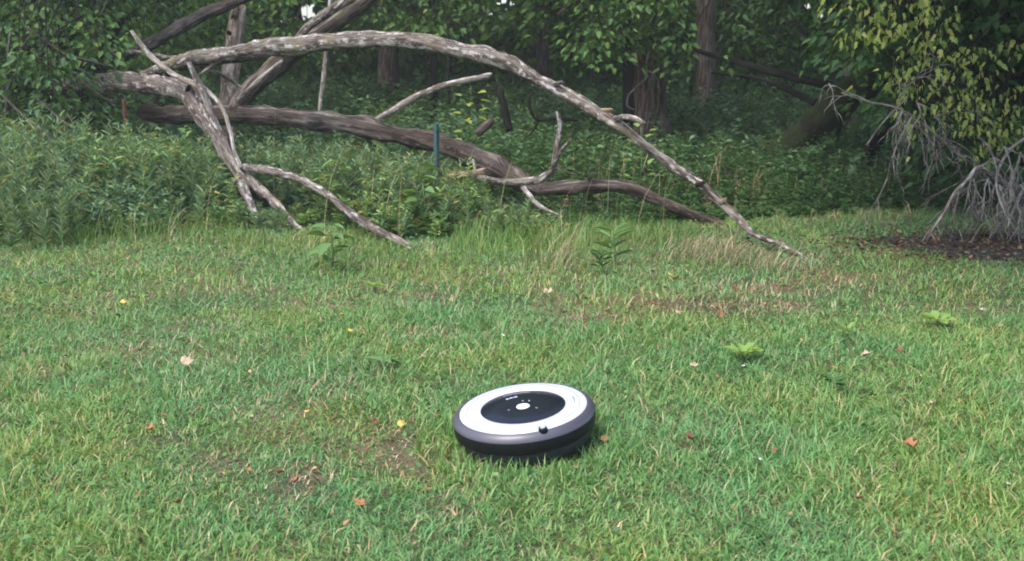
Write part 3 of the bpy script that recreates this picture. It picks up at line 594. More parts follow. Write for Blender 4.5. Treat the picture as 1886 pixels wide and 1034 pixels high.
# --- the far wood: a mass of leaves with dim stems
def forest_mass():
    parts = []
    for (d0, d1, n, L, w, ztop) in ((17, 22, 50000, .15, .085, 7.5), (22, 30, 50000, .22, .13, 11), (16.5, 20, 50000, .13, .08, 2.6), (21, 28, 70000, .2, .13, 3.2)):
        cl = n // 60; C = np.stack([rng.uniform(-17, 17, cl) * (d1 / 22), rng.uniform(d0, d1, cl), rng.uniform(.1, 1, cl) ** 1.25 * ztop], 1)
        off = rng.normal(size=(cl, 60, 3)) * np.array([.55, .5, .26]) * (d1 / 22)
        P = (C[:, None] + off).reshape(-1, 3); P = P[P[:, 2] > .05]; P = P[keep_gap(P)]
        D = rng.normal(size=P.shape) * .6 + np.array([0, -.2, -.5]); s = rng.uniform(.7, 1.3, len(P))
        parts.append(leaves(P, D, L * s, w * s, 'diamond', jit=.8))
    tag(npmesh('forest', *cat(parts), M['leaf_far']), 'far mass of dim green woodland leaves closing the view', kind='stuff')
forest_mass()
random.seed(5)
proto = None
for k, (px, d, w) in enumerate(((240, 15, 20), (360, 20, 24), (640, 24, 26), (880, 20, 20), (1085, 17, 18), (1370, 18, 22), (1445, 15, 14), (1620, 17, 20), (1760, 14, 22), (60, 17, 24), (760, 27, 26), (1240, 22, 22))):
    lab = ['dim trunk behind the slanting branch', 'dim trunk just left of the snag', 'dim trunk between pale stem and red trunk', 'dim trunk right of the slim black sapling stem', 'dim trunk between the slim trunk and dark trunk', 'dim trunk right of the straight grey trunk', 'thin dim trunk above the foot of the leaning mossy trunk', 'dim trunk behind the leaning mossy tree', 'dim trunk behind the pale leaf sprays', 'dim trunk at the far left edge', 'dim trunk above the middle of the arch', 'dim trunk between reddish and straight grey trunks'][k]
    x = (px - 943) / FPX * d
    if proto is None:
        proto = empty('woodland_tree', (x, d, 0), lab, 'tree', 'dim trees deep in the wood')
        r = w * .5 * d / FPX
        MB().tube([(Vector((x, d, -.1)), r * 1.3), (Vector((x + .05, d, 1)), r), (Vector((x - .04, d, 3)), r * .9), (Vector((x + .1, d, 6)), r * .6)], 10, .15, .12).build('trunk', M['darkbark'], proto)
        P, D, C = crown_pts((x, d, 5.0), (2.0, 2.0, 2.9), 130, 45, .4); s = rng.uniform(.7, 1.2, len(P))
        npmesh('crown', *leaves(P, D, .16 * s, .09 * s, 'diamond'), M['leaf_dark'], proto)
    else:
        c = proto.copy(); COL.objects.link(c); c.location = (x, d, 0); c.rotation_euler.z = random.uniform(0, 6); sc = random.uniform(.85, 1.2); c.scale = (sc, sc, sc); c['label'] = lab
        for ch in list(proto.children): q = ch.copy(); COL.objects.link(q); q.parent = c
# --- boughs that hang low into the view, each a part of its tree
def bough(tr, regions, mat, leaf, m_b='darkbark', per=34, sp=.09, kind='oval'):
    for (x0, x1, y0, y1, d0, d1, n) in regions:
        for _ in range(n):
            a, b, d = random.uniform(x0, x1), random.uniform(y0, y1), random.uniform(d0, d1)
            c = at(a, b, d); k = random.randint(int(per * .5), int(per * 1.3))
            off = rng.normal(size=(k, 3)) * np.array([sp * 1.3, sp * 1.2, sp * .5]); P = np.array(c) + off
            P[:, 2] -= .3 * np.linalg.norm(off[:, :2], axis=1)
            D = unit(off * np.array([1, 1, .2]) + 1e-4) * .8 + np.array([0, 0, -.5]) + rng.normal(0, .3, (k, 3)); P, D = (P[keep_gap(P)], D[keep_gap(P)])
            dz_ = P[:, 1] * math.cos(PITCH) - (P[:, 2] - CAM_H) * math.sin(PITCH); qx = 943 + FPX * P[:, 0] / dz_
            k2 = ~((qx > 1276) & (qx < 1326)) | (P[:, 1] < 7); P, D = P[k2], D[k2]      # the grey trunk stands clear of the boughs
            if len(P) < 3: continue
            q = rng.uniform(.65, 1.25, len(P)); o = npmesh('bough', *leaves(P, D, leaf[0] * q, leaf[1] * q, kind), M[mat], tr)
            e = c + Vector((random.uniform(-.25, .25), random.uniform(.1, .5), random.uniform(.25, .6)))
            MB().tube([(e, .007), (c.lerp(e, .5) + Vector((0, 0, .04)), .005), (c, .003), (c + Vector((random.uniform(-.1, .1), -.05, -.06)), .0015)], 5, .06, .1).build('twig', M[m_b], tr)
T = {o.get('label', '')[:14]: o for o in S.objects if o.parent is None and o.get('category') == 'tree'}
def named(n): return next(o for o in S.objects if o.parent is None and o.name.split('.')[0] == n)
random.seed(77)
bough(named('broad_tree'), [(1075, 1265, -20, 75, 7.8, 8.6, 38), (1090, 1140, 60, 100, 7.9, 8.5, 5), (1225, 1275, 60, 115, 7.9, 8.5, 6)], 'leaf_mid', (.06, .034))
bough(named('tall_tree'), [(1340, 1560, -20, 90, 8.4, 10, 28), (1345, 1520, 80, 150, 8.6, 10, 12), (1340, 1380, -20, 40, 8.4, 10, 3)], 'leaf_dark', (.065, .036))
bough(named('left_tree'), [(-20, 190, -20, 75, 6.6, 7.4, 40), (120, 200, 60, 95, 6.6, 7.2, 4)], 'leaf_mid', (.055, .032))
bough(named('back_left_tree'), [(180, 420, -20, 110, 8.6, 10, 30), (440, 560, -20, 100, 9, 10.5, 12)], 'leaf_mid', (.065, .036))
bough(named('middle_tree'), [(640, 970, -20, 45, 9.5, 12, 30)], 'leaf_mid', (.075, .04), sp=.13)
bough(named('red_tree'), [(560, 720, -20, 85, 12, 14.5, 14)], 'leaf_mid', (.08, .045), sp=.15)
bough(named('leaning_tree'), [(1560, 1900, -20, 130, 5.8, 6.3, 36), (1600, 1900, 120, 215, 5.8, 6.3, 22), (1740, 1900, 200, 320, 5.5, 6.1, 18), (1590, 1660, 40, 110, 6.2, 7, 6)], 'leaf_dark', (.06, .034), per=58, sp=.095)
b_ = empty('bush', (at(80, 200, 7.0).x, 7.0, 0), 'dark tangled leafy bush behind the bare twigs at the left edge', 'bush')
MB().tube([(Vector((b_.location.x, 7.0, -.03)), .03), (at(90, 200, 7.0), .025), (at(60, 120, 7.0), .014)], 8, .08, .1).build('stem', M['blackbark'], b_)
bough(b_, [(-40, 190, 60, 170, 6.9, 7.5, 44), (-40, 170, 160, 240, 6.7, 7.4, 30), (-40, 150, 70, 230, 6.1, 6.5, 11)], 'leaf_dark', (.055, .03), 'blackbark')
# ------------------------------------------------------------------ undergrowth
def weeds(x, y, h, per, L, w, mat, name, label, kind='oval', stems=True, up=.25, hide=None):
    n = len(x); z = hgt(x, y); az0 = rng.uniform(0, 6.28, n); bend = rng.normal(0, .16, (n, 2))
    t = (np.arange(per)[None] + rng.random((n, per))) / per; t = .15 + .85 * t
    px = x[:, None] + bend[:, :1] * h[:, None] * t ** 2; py = y[:, None] + bend[:, 1:] * h[:, None] * t ** 2; pz = z[:, None] + h[:, None] * t
    a = az0[:, None] + np.arange(per)[None] * 2.4 + rng.normal(0, .3, (n, per))
    D = np.stack([np.cos(a), np.sin(a), up + rng.normal(0, .35, a.shape)], -1).reshape(-1, 3)
    P = np.stack([px, py, pz], -1).reshape(-1, 3)
    s = ((1.15 - .6 * t) * rng.uniform(.7, 1.3, t.shape) * (.6 + .8 * np.minimum(h, .6))[:, None] / .85).ravel()
    parts = [leaves(P, D, L * s, w * s, kind)]
    if stems:
        tip = np.stack([bend[:, 0] * h, bend[:, 1] * h], 1)
        parts2 = blades(np.stack([x, y, z - .01], 1), h * 1.02, np.full(n, .005), np.arctan2(np.linalg.norm(tip, axis=1), h) * 1.6, np.arctan2(bend[:, 1], bend[:, 0]), 4)
        if kind != 'lobed': parts.append(parts2)
    return cat(parts)
def scatter(n, x0, x1, y0, y1, dens):
    x = rng.uniform(x0, x1, n); y = rng.uniform(y0, y1, n); k = rng.random(n) < dens(x, y); return x[k], y[k]
def edge(x):
    """where mown lawn gives way to weeds, measured off the photo"""
    xs = np.array([-4, -2.4, -1.8, -1.35, -1.1, -.8, -.5, -.2, .4, 1.0, 1.5, 2.0, 3.5]); ys = np.array([5.0, 5.05, 5.15, 5.4, 5.5, 5.3, 5.1, 5.25, 5.5, 5.5, 5.7, 5.9, 6.4])
    return np.interp(x, xs, ys)
# near weeds: dense and tall at the left, low in the middle and at the right
def wtop(x, y, dpx):
    """height the weeds reach, from the weed line seen in the photo"""
    px = 943 + x / y * FPX
    line = np.interp(px, [-200, 60, 200, 330, 420, 560, 700, 850, 930, 1100, 1350, 1600, 2100], [205, 215, 235, 255, 262, 268, 290, 310, 372, 385, 400, 400, 380])
    return CAM_H - (line + dpx - 100) / FPX * y
x, y = scatter(7600, -4.3, 0.25, 4.8, 6.9, lambda x, y: (y > edge(x) - .15 + .5 * vn(x, y, 4.3, 2) * vn(x, y, 9, 1)) * (.35 + .65 * vn(x, y, 3.1, .5)))
h = (.13 + .8 * np.clip(y - edge(x), 0, .6)) * rng.uniform(.45, 1.3, len(x))
px_ = 943 + x / y * FPX; front = CAM_H - (np.interp(px_, [385, 425, 480, 560, 610, 650, 700, 760, 840, 880], [150, 365, 400, 412, 362, 368, 412, 440, 420, 150]) - 100) / FPX * y
h = np.minimum(h, wtop(x, y, rng.exponential(38, len(x)) - 30 * (rng.random(len(x)) < .15)))
h = np.clip(np.where(y < np.interp(px_, [400, 480, 560, 700, 850], [6.1, 5.8, 5.7, 5.05, 4.8]), np.minimum(h, front), h), .05, .6)
k = rng.random(len(x)) < .2 / h; x, y, h = x[k], y[k], h[k]
tag(npmesh('weeds', *weeds(x, y, h, 26, .066, .021, None, '', '', up=.5), M['leaf_weed']), 'thick green weeds and nettles below the fallen trees at left', kind='stuff')
x, y = scatter(1500, -4.3, .1, 4.5, 6.6, lambda x, y: (y > edge(x) - .5 + .75 * vn(x, y, 5, 1)) * (.3 + .7 * vn(x, y, 3.7, 2.2)))
h = rng.uniform(.2, .62, len(x)) * np.clip(.35 + (y - edge(x) + .4), .35, 1); px_ = 943 + x / y * FPX
h = np.minimum(h, wtop(x, y, -18 + rng.exponential(22, len(x))))
h = np.where((px_ > 400) & (px_ < 860) & (y < np.interp(px_, [400, 480, 560, 700, 850], [6.1, 5.8, 5.7, 5.05, 4.8])), np.minimum(h, (CAM_H - (np.interp(px_, [400, 425, 480, 560, 610, 650, 700, 760, 840, 880], [330, 365, 400, 412, 350, 345, 390, 425, 400, 330]) - 100) / FPX * y) * rng.uniform(.6, 1.15, len(x))), h)
h = np.clip(h, .08, .7)
tag(npmesh('feathery_weeds', *weeds(x, y, h, 46, .06, .0075, None, '', '', up=1.1), leafmat('leaf_feathery', [(0, (.1, .17, .09)), (.5, (.17, .27, .14)), (.9, (.24, .33, .18)), (1, (.34, .32, .18))], trans=.3)), 'pale feathery narrow leaved weeds standing among the nettles', kind='stuff')
x, y = scatter(3600, -.4, 3.8, 5.2, 8.0, lambda x, y: (y > edge(x)) * (.35 + .65 * vn(x, y, 2.7, 2)) * ((x - gnd(1830, 456).x) ** 2 / .7 + (y - gnd(1830, 456).y) ** 2 / .2 > 1))
h = rng.uniform(.07, .2, len(x)) * np.clip(.6 + (y - edge(x)) * .6, .5, 1.7)
h = np.where(y < 6.0, np.minimum(h, np.maximum(.05, wtop(x, y, 0))), h)
tag(npmesh('low_weeds', *weeds(x, y, h, 18, .055, .02, None, '', ''), M['leaf_dark']), 'low dark weeds under the trees at right of centre', kind='stuff')  # canopy shade is put into the leaf colour here
x, y = scatter(13000, -9, 9, 6.8, 17, lambda x, y: (.3 + .7 * vn(x, y, 1.3, 3)) * (np.abs(x) < y * .62))
h = rng.uniform(.12, .5, len(x)) * np.clip(.55 + (y - 6.8) * .15, .5, 1.15)
tag(npmesh('undergrowth', *weeds(x, y, h, 24, .085, .036, None, '', '', 'diamond'), M['leaf_under']), 'dim leafy undergrowth between the trunks of the wood', kind='stuff')

# ------------------------------------------------------------------ lawn
M['grass'] = leafmat('grass_blade', [(0, (.06, .162, .052)), (.35, (.097, .245, .082)), (.7, (.138, .3, .105)), (.9, (.215, .34, .145)), (.96, (.3, .33, .18)), (1, (.42, .38, .26))], (1.38, 1.04, .78), trans=.3, pscale=1.6, rough=.5)
M['tallgrass'] = leafmat('tall_grass_blade', [(0, (.06, .14, .035)), (.5, (.1, .225, .055)), (.8, (.18, .28, .085)), (.96, (.3, .3, .16)), (1, (.42, .36, .22))], (1.1, 1.05, .8), trans=.3, pscale=2)
M['straw'] = leafmat('straw', [(0, (.22, .15, .08)), (.5, (.36, .28, .17)), (1, (.48, .42, .28))], trans=.2, tcol=(1, 1, 1))
M['thatch'] = leafmat('thatch', [(0, (.13, .07, .045)), (.5, (.32, .22, .115)), (1, (.5, .42, .27))], trans=.15, tcol=(1, 1, 1))
HX, HY = RV.x, RV.y
def on_lawn(n, y0, y1, fn, margin=1.28):
    y = rng.uniform(y0, y1, n); x = rng.uniform(-1, 1, n) * (.4664 * y * margin + .55)
    k = rng.random(n) < fn(x, y); k &= (x - HX) ** 2 + (y - HY) ** 2 > .158 ** 2
    return x[k], y[k]
def lawn(name, label, n, y0, y1, L0, wd, lv, mat, fn, leanr=(.7, 2.1)):
    x, y = on_lawn(n, y0, y1, fn); m = len(x)
    # blades leave a tuft together, so that they share a lie
    tuft = np.floor(x / .035) * 12.9898 + np.floor(y / .035) * 78.233; ta = (np.sin(tuft) * 43758.5453) % 1 * 6.283
    az = np.where(rng.random(m) < .35, ta + rng.normal(0, .5, m), rng.uniform(0, 6.283, m))
    tl = (.75 + .45 * vn(x, y, 7, 1) + .45 * (vn(x, y, 2.3, 4) - .5)) * (1 - .4 * blobs(x, y, BARE)) * np.where(rng.random(m) < .04, 1.7, 1)
    L = L0 * tl * rng.uniform(.5, 1.35, m); lean = rng.uniform(*leanr, m)
    V = blades(np.stack([x, y, hgt(x, y) - .003], 1), L, wd * rng.uniform(.6, 1.3, m), lean, az, lv, 1.0, az + np.pi / 2 + rng.normal(0, .5, m))
    return npmesh(name, *V, M[mat])
DC = gnd(1865, 455)
def dirt(x, y): return np.exp(-1.1 * (((x - DC.x) / .7) ** 2 + ((y - DC.y) / .33) ** 2))
green = lambda x, y: np.clip(1 - 1.45 * blobs(x, y, BARE) * (.6 + .4 * vn(x, y, 23, 2)), 0, 1) * (.72 + .28 * vn(x, y, 5, 3)) * (dirt(x, y) < .3 + .5 * vn(x, y, 17, 2) * vn(x, y, 41, 1))
for a in ((165000, 1.2, 2.3, .033, .0031, 4), (165000, 2.3, 3.6, .032, .0032, 4), (130000, 3.6, 6.2, .036, .004, 3)):
    n, y0, y1, L0, wd, lv = a
    lab = {1.2: 'short green lawn grass nearest the camera', 2.3: 'short green lawn grass around and beyond the robot', 3.6: 'short green lawn grass running back to the weeds'}[y0]
    tag(lawn('lawn_grass', lab, n, y0, y1, L0, wd, lv, 'grass', green), lab, kind='stuff')
# brown thatch in the bare places and sparsely everywhere
tag(lawn('dry_thatch', '', 160000, 1.2, 6, .045, .003, 3, 'thatch', lambda x, y: (.1 + .9 * blobs(x, y, BARE)) * (dirt(x, y) < .35), (.9, 1.9)), 'brown dead grass lying flat in thin places of the lawn', kind='stuff')
n = 2600; x = DC.x + rng.normal(0, .42, n); y = DC.y + rng.normal(0, .2, n); a = rng.uniform(0, 6.28, n)
tag(npmesh('leaf_litter', *leaves(np.stack([x, y, hgt(x, y) + rng.uniform(.008, .024, n)], 1), np.stack([np.cos(a), np.sin(a), rng.normal(0, .3, n)], 1), rng.uniform(.01, .035, n), rng.uniform(.004, .018, n)), leafmat('litter', [(0, (.03, .018, .012)), (.6, (.09, .05, .03)), (1, (.22, .14, .08))], trans=.05)), 'brown leaf litter on the bare soil under the right tree', kind='stuff')
x, y = on_lawn(26000, 1.3, 5, lambda x, y: .015 + .22 * blobs(x, y, BARE) ** 1.5); n = len(x); a = rng.uniform(0, 6.28, n)
tag(npmesh('leaf_litter', *leaves(np.stack([x, y, hgt(x, y) + rng.uniform(.01, .03, n)], 1), np.stack([np.cos(a), np.sin(a), rng.normal(0, .4, n)], 1), rng.uniform(.006, .02, n), rng.uniform(.003, .01, n)), leafmat('crumbs', [(0, (.08, .04, .02)), (.6, (.2, .11, .05)), (1, (.36, .25, .13))], trans=.05)), 'small crumbled brown leaf bits lying in the thin places of the lawn', kind='stuff')
x = RV.x + rng.uniform(-.26, .26, 3600); y = RV.y + rng.uniform(-.26, .2, 3600); q = np.hypot(x - RV.x, y - RV.y); k = (q > .15) & (q < .25); x, y = x[k], y[k]; m = len(x); az = rng.uniform(0, 6.28, m)
tag(npmesh('lawn_grass', *blades(np.stack([x, y, hgt(x, y) - .003], 1), rng.uniform(.02, .058, m), rng.uniform(.002, .0042, m), rng.uniform(.2, 1.7, m), az, 4, 1.0, az + np.pi / 2 + rng.normal(0, .4, m)), M['grass']), 'longer grass standing up round the rim of the robot', kind='stuff')
# clover-like broad leaves through the lawn
CLOV = [(60, 565, 110, 18, 1), (240, 545, 80, 14, .9), (100, 520, 120, 14, .6), (560, 470, 60, 12, .5), (1000, 650, 60, 14, .4), (900, 560, 70, 14, .4), (120, 900, 120, 40, .35), (620, 770, 60, 20, .5), (1600, 700, 120, 30, .3), (440, 430, 100, 14, .7), (320, 480, 100, 16, .6), (600, 800, 50, 20, .4)]
x, y = on_lawn(42000, 1.4, 5.5, lambda x, y: .16 + .85 * blobs(x, y, CLOV)); m = len(x)
zz = hgt(x, y) + rng.uniform(.008, .04, m); P = np.stack([x, y, zz], 1); a = rng.uniform(0, 6.28, m)
tag(npmesh('clover', *leaves(P, np.stack([np.cos(a), np.sin(a), rng.normal(.1, .25, m)], 1), rng.uniform(.009, .019, m) * (.7 + .1 * y), rng.uniform(.007, .013, m) * (.7 + .1 * y)), leafmat('clover_leaf', [(0, (.045, .12, .04)), (.6, (.075, .17, .05)), (1, (.13, .23, .07))], trans=.25)), 'small round clover and weed leaves in the lawn', kind='stuff')
# longer unmown grass along the edge, leaning and seeding
TALL = [(960, 450, 260, 26, 1), (1300, 480, 170, 16, .4), (700, 470, 200, 22, 1), (450, 445, 160, 20, 1), (180, 440, 230, 20, 1), (1200, 440, 220, 14, .9), (1400, 480, 80, 12, .3), (880, 480, 160, 16, .9), (1050, 505, 90, 12, .9), (760, 500, 120, 14, .8), (1600, 455, 100, 8, .35), (600, 500, 90, 14, .8)]
def tallg(n, fn, L0, mat, lean, wd, name, lab, lv=5, y0=4.0, y1=7):
    x, y = on_lawn(n, y0, y1, fn, 1.2); m = len(x)
    L = L0 * rng.uniform(.35, 1.2, m) * (.5 + .9 * vn(x, y, 6, 2)) * (.3 + .7 * np.clip(fn(x, y), 0, 1))
    az = rng.normal(-.5, 1.0 if mat == 'straw' else 1.8, m); L = np.where(rng.random(m) < .08, L * 1.9, L)
    px_ = 943 + x / y * FPX; cap = CAM_H - (np.interp(px_, [0, 380, 430, 560, 640, 700, 800, 860, 950, 1100, 1250, 1330, 1450, 1600], [300, 330, 400, 432, 395, 425, 450, 385, 385, 374, 400, 425, 440, 450]) - 100) / FPX * y
    L = np.where(y < 6.2, np.minimum(L, np.maximum(.03, cap * rng.uniform(.45, 1.35, m) * (1 if mat != 'straw' else 1.5))), L)
    return tag(npmesh(name, *blades(np.stack([x, y, hgt(x, y) - .004], 1), L, wd * rng.uniform(.6, 1.3, m), rng.uniform(*lean, m), az, lv, 1.3, az + np.pi / 2 + rng.normal(0, .5, m)), M[mat]), lab, kind='stuff')
tallg(46000, lambda x, y: .9 * blobs(x, y, TALL), .19, 'tallgrass', (.3, 2.1), .0034, 'long_grass', 'long unmown grass along the foot of the fallen trees')
tallg(52000, lambda x, y: .85 * ((y > 4.9) & (y < edge(x) + np.where(x < -.2, 1.5, .6))) * np.clip((1.9 - x) * 1.6, 0, 1) * (.35 + .65 * np.clip((y - 4.9) * 1.6, 0, 1)), .27, 'tallgrass', (.2, 1.9), .0034, 'long_grass', 'long green grass growing through the weeds')
tallg(9000, lambda x, y: .8 * ((y > edge(x) + .1) & (x > .2) & (x < 3)) * vn(x, y, 3.3, 1), .3, 'thatch', (.3, 1.8), .0035, 'dead_stems', 'brown dead stems among the dark low weeds', y0=5, y1=8)
DRY = [(1340, 482, 60, 12, 1), (1270, 475, 60, 12, .8), (1320, 462, 70, 10, .5), (1250, 450, 50, 10, .3), (1040, 505, 40, 12, .9), (1010, 490, 40, 10, .5), (760, 500, 40, 12, .35), (1430, 495, 50, 10, .9), (340, 440, 60, 10, .45), (400, 450, 120, 8, .35), (1000, 440, 60, 12, .35), (160, 425, 120, 10, .3), (230, 400, 60, 12, .3)]
tallg(60000, lambda x, y: .95 * blobs(x, y, DRY), .26, 'straw', (1.0, 2.2), .0028, 'straw_grass', 'pale dry straw coloured grass flopped at the lawn edge')
# a few long flowering stems crossing the log
x, y = on_lawn(380, 4.9, 6.3, lambda x, y: ((x > -1.6) & (x < .8)) * (.22 + .5 * np.exp(-((x + .5) / .25) ** 2)), 1.0); m = len(x)
az = rng.uniform(-1.5, 1.5, m)
tag(npmesh('seed_stems', *blades(np.stack([x, y, hgt(x, y)], 1), rng.uniform(.3, .6, m), np.full(m, .0026), rng.uniform(.2, 1.2, m), az, 6, 1.5), M['straw']), 'thin tan grass stems standing above the weeds', kind='stuff')

# ------------------------------------------------------------------ single plants one can point at
def rosette(name, label, cat_, px, py, n, L, w, mat, up=.45, kind='oval', hgt_=.0, sp=.02, d=None, group=None):
    g = gnd(px, py) if d is None else Vector((at(px, py, d).x, d, 0)); e = empty(name, g, label, cat_, group)
    a = np.arange(n) * 2.4 + rng.normal(0, .3, n); s = rng.uniform(.65, 1.2, n)
    z = g.z + hgt_ * (np.arange(n) + .5) / n + .02
    r = sp * np.ones(n); P = np.stack([g.x + np.cos(a) * r, g.y + np.sin(a) * r, z + .01], 1)
    D = np.stack([np.cos(a), np.sin(a), up + rng.normal(0, .2, n)], 1)
    for q in range(n): npmesh('leaf', *leaves(P[q:q + 1], D[q:q + 1], L * s[q:q + 1], w * s[q:q + 1], kind, jit=.25), M[mat] if isinstance(mat, str) else mat, e)
    mb = MB()
    if hgt_ > .05: mb.tube([(g - Vector((0, 0, .01)), .005), (g + Vector((.01, .005, hgt_ * .5)), .004), (g + Vector((0, .01, hgt_ + .02)), .003)], 6, .05, .05)
    else:
        for k in range(n): mb.tube([(g, .002), (Vector(P[k]), .0016)], 5, .05, .02)
    mb.build('stem', M['stem'], e)
lime = leafmat('fresh_leaf', [(0, (.11, .2, .05)), (.6, (.19, .3, .08)), (1, (.27, .38, .11))], trans=.35)
deep = leafmat('deep_leaf', [(0, (.03, .08, .025)), (1, (.06, .13, .04))], trans=.3)
burd = leafmat('burdock_leaf', [(0, (.07, .14, .05)), (.6, (.11, .2, .07)), (1, (.16, .26, .1))], trans=.3)
rosette('lawn_weed', 'pale green broad leafed weed in the lawn, nearer of the two at right', 'weed', 1368, 668, 9, .055, .034, lime, .45, sp=.008)
rosette('lawn_weed', 'pale green broad leafed weed near the bare soil, farther right in the lawn', 'weed', 1728, 598, 9, .05, .034, lime, .4, sp=.008)
rosette('lawn_weed', 'small lime seedling in the lawn below the dead limb tip', 'weed', 690, 542, 7, .045, .03, lime, .5, sp=.006)
rosette('lawn_weed', 'flat broad weed in the lawn upper left of the robot', 'weed', 708, 690, 7, .05, .022, burd, .3, sp=.006)
rosette('lawn_weed', 'dark little weed in the lawn right of centre', 'weed', 1535, 722, 7, .035, .022, deep, .4, sp=.006)
rosette('lawn_weed', 'small green weed left of the pale broad weed by the soil', 'weed', 1560, 628, 5, .03, .018, lime, .5, sp=.006)
rosette('leafy_plant', 'bright narrow leaved plant at the lawn edge left of the straw grass', 'plant', 1128, 492, 14, .09, .018, burd, .5, hgt_=.12, sp=.005)
rosette('leafy_plant', 'dark feathery plant just in front of the bright narrow leaved plant', 'plant', 1105, 515, 18, .045, .013, deep, .7, hgt_=.06, sp=.005)
rosette('burdock', 'large drooping burdock leaves beside the foot of the dead limb', 'plant', 610, 498, 14, .1, .055, burd, .0, hgt_=.17, sp=.01, group='burdock plants in the weeds')
rosette('burdock', 'burdock with big pale leaves right of the dead limb tip', 'plant', 780, 430, 12, .11, .055, burd, .1, hgt_=.22, sp=.01, d=5.2, group='burdock plants in the weeds')
rosette('burdock', 'tall burdock in the weeds below the middle of the log', 'plant', 630, 420, 14, .11, .052, burd, .15, hgt_=.34, sp=.01, d=5.5, group='burdock plants in the weeds')
rosette('burdock', 'broad leaved burdock in front of the teal stake', 'plant', 770, 400, 14, .1, .045, burd, .15, hgt_=.3, sp=.01, d=5.4, group='burdock plants in the weeds')
rosette('burdock', 'large leaf plant among weeds left of the twisted limb', 'plant', 330, 420, 14, .1, .04, burd, .2, hgt_=.4, sp=.01, d=5.6, group='burdock plants in the weeds')
rosette('sapling', 'yellow green sapling behind the log below the bare branch', 'sapling', 868, 300, 26, .085, .045, 'leaf_pale', .3, hgt_=.62, sp=.07, d=7.6)
rosette('sapling', 'small bright sapling beyond the end of the log', 'sapling', 1178, 350, 20, .07, .04, lime, .4, hgt_=.4, sp=.05, d=6.6)

# ------------------------------------------------------------------ fallen leaves, each its own
lm = {'o': plain('leaf_orange', (.26, .12, .05), .75, nz=.5), 'y': plain('leaf_yellow', (.45, .32, .08), .6, nz=.25), 'b': plain('leaf_brown', (.17, .065, .035), .8, nz=.4), 'p': plain('leaf_pale_tan', (.33, .25, .16), .7, nz=.2), 'w': plain('petal_white', (.75, .75, .72), .6, nz=.1)}
LEAVES = [(663, 944, 34, 'o', 'large orange curled leaf in front of the robot, left of it'), (740, 800, 16, 'y', 'yellow upright leaf just left of the robot'), (330, 954, 26, 'b', 'rust brown crumpled leaf near the bottom left'), (280, 814, 18, 'o', 'orange leaf left of the brown bare patch'),
 (1113, 832, 16, 'o', 'orange leaf beside the right rim of the robot'), (1270, 832, 24, 'b', 'brown crumpled leaf right of the robot'), (1677, 843, 30, 'o', 'orange brown leaf lying flat in the right of the lawn'), (980, 938, 14, 'o', 'small orange leaf below the robot'),
 (1580, 946, 18, 'b', 'brown leaf low in the lawn at bottom right'), (1775, 934, 18, 'b', 'brown leaf nearest the bottom right corner'), (1756, 908, 14, 'b', 'small dark leaf above the bottom right brown leaf'), (1716, 766, 18, 'p', 'pale tan curled leaf in the right of the lawn'),
 (1594, 677, 20, 'p', 'pale folded leaf midway up the lawn at right'), (1656, 667, 12, 'b', 'small brown leaf right of the pale folded leaf'), (1325, 602, 14, 'o', 'bright orange upright leaf above the pale green weed'), (1204, 583, 14, 'o', 'orange leaf on the brown strip of lawn'), (1248, 599, 12, 'p', 'pale small leaf beside the brown strip of lawn'),
 (1426, 587, 10, 'y', 'tiny pale yellow leaf above the nearer pale weed'), (1240, 536, 24, 'y', 'long yellow leaf below the straw grass'), (1010, 560, 20, 'p', 'pale tan leaf below the dry tuft at centre'), (1278, 689, 16, 'p', 'pale tan leaf left of the nearer green weed'), (1322, 712, 14, 'o', 'small tan orange leaf below the nearer green weed'),
 (460, 884, 12, 'o', 'small orange leaf at the left edge of the bare patch'), (516, 888, 24, 'b', 'rusty leaf lying on the bare brown patch'), (692, 794, 12, 'b', 'small brown leaf left of the yellow upright leaf'), (636, 856, 12, 'b', 'small brown leaf between bare patch and robot'), (566, 775, 10, 'y', 'small yellowish leaf above the bare patch'),
 (303, 784, 10, 'o', 'tiny orange leaf above the orange leaf at left'), (780, 684, 12, 'p', 'small tan leaf above and left of the robot'), (346, 682, 26, 'p', 'pale chewed leaf in the left of the lawn'), (1118, 594, 12, 'o', 'small orange leaf left of the brown strip'), (1038, 594, 12, 'b', 'small brown leaf directly beyond the robot'),
 (1047, 414, 10, 'o', 'small orange leaf in the grass below the log'), (632, 604, 12, 'y', 'small yellow leaf in the lawn below the burdock'), (645, 634, 9, 'y', 'tiny yellow leaf below the small yellow leaf'), (228, 566, 12, 'y', 'yellow leaf among clover at left'), (1426, 850, 14, 'b', 'dull brown leaf between the robot and right leaves'), (545, 902, 18, 'o', 'orange brown leaf on the lower edge of the bare patch'),
 (1400, 868, 7, 'w', 'tiny white petal in the lawn right of the robot'), (1855, 912, 8, 'w', 'tiny white petal near the bottom right edge'), (1808, 577, 8, 'w', 'tiny white petal right of the farther pale weed'), (1368, 690, 7, 'w', 'tiny white petal below the nearer pale weed'), (926, 638, 7, 'w', 'tiny white petal beyond the robot')]
T12 = np.array([(0, 0, 0), (.08, .3, 0), (.3, .42, 0), (.45, .27, 0), (.66, .4, 0), (.8, .15, 0), (1, .05, 0), (.74, -.2, 0), (.5, -.42, 0), (.3, -.25, 0), (.15, -.36, 0), (0, -.1, 0)])
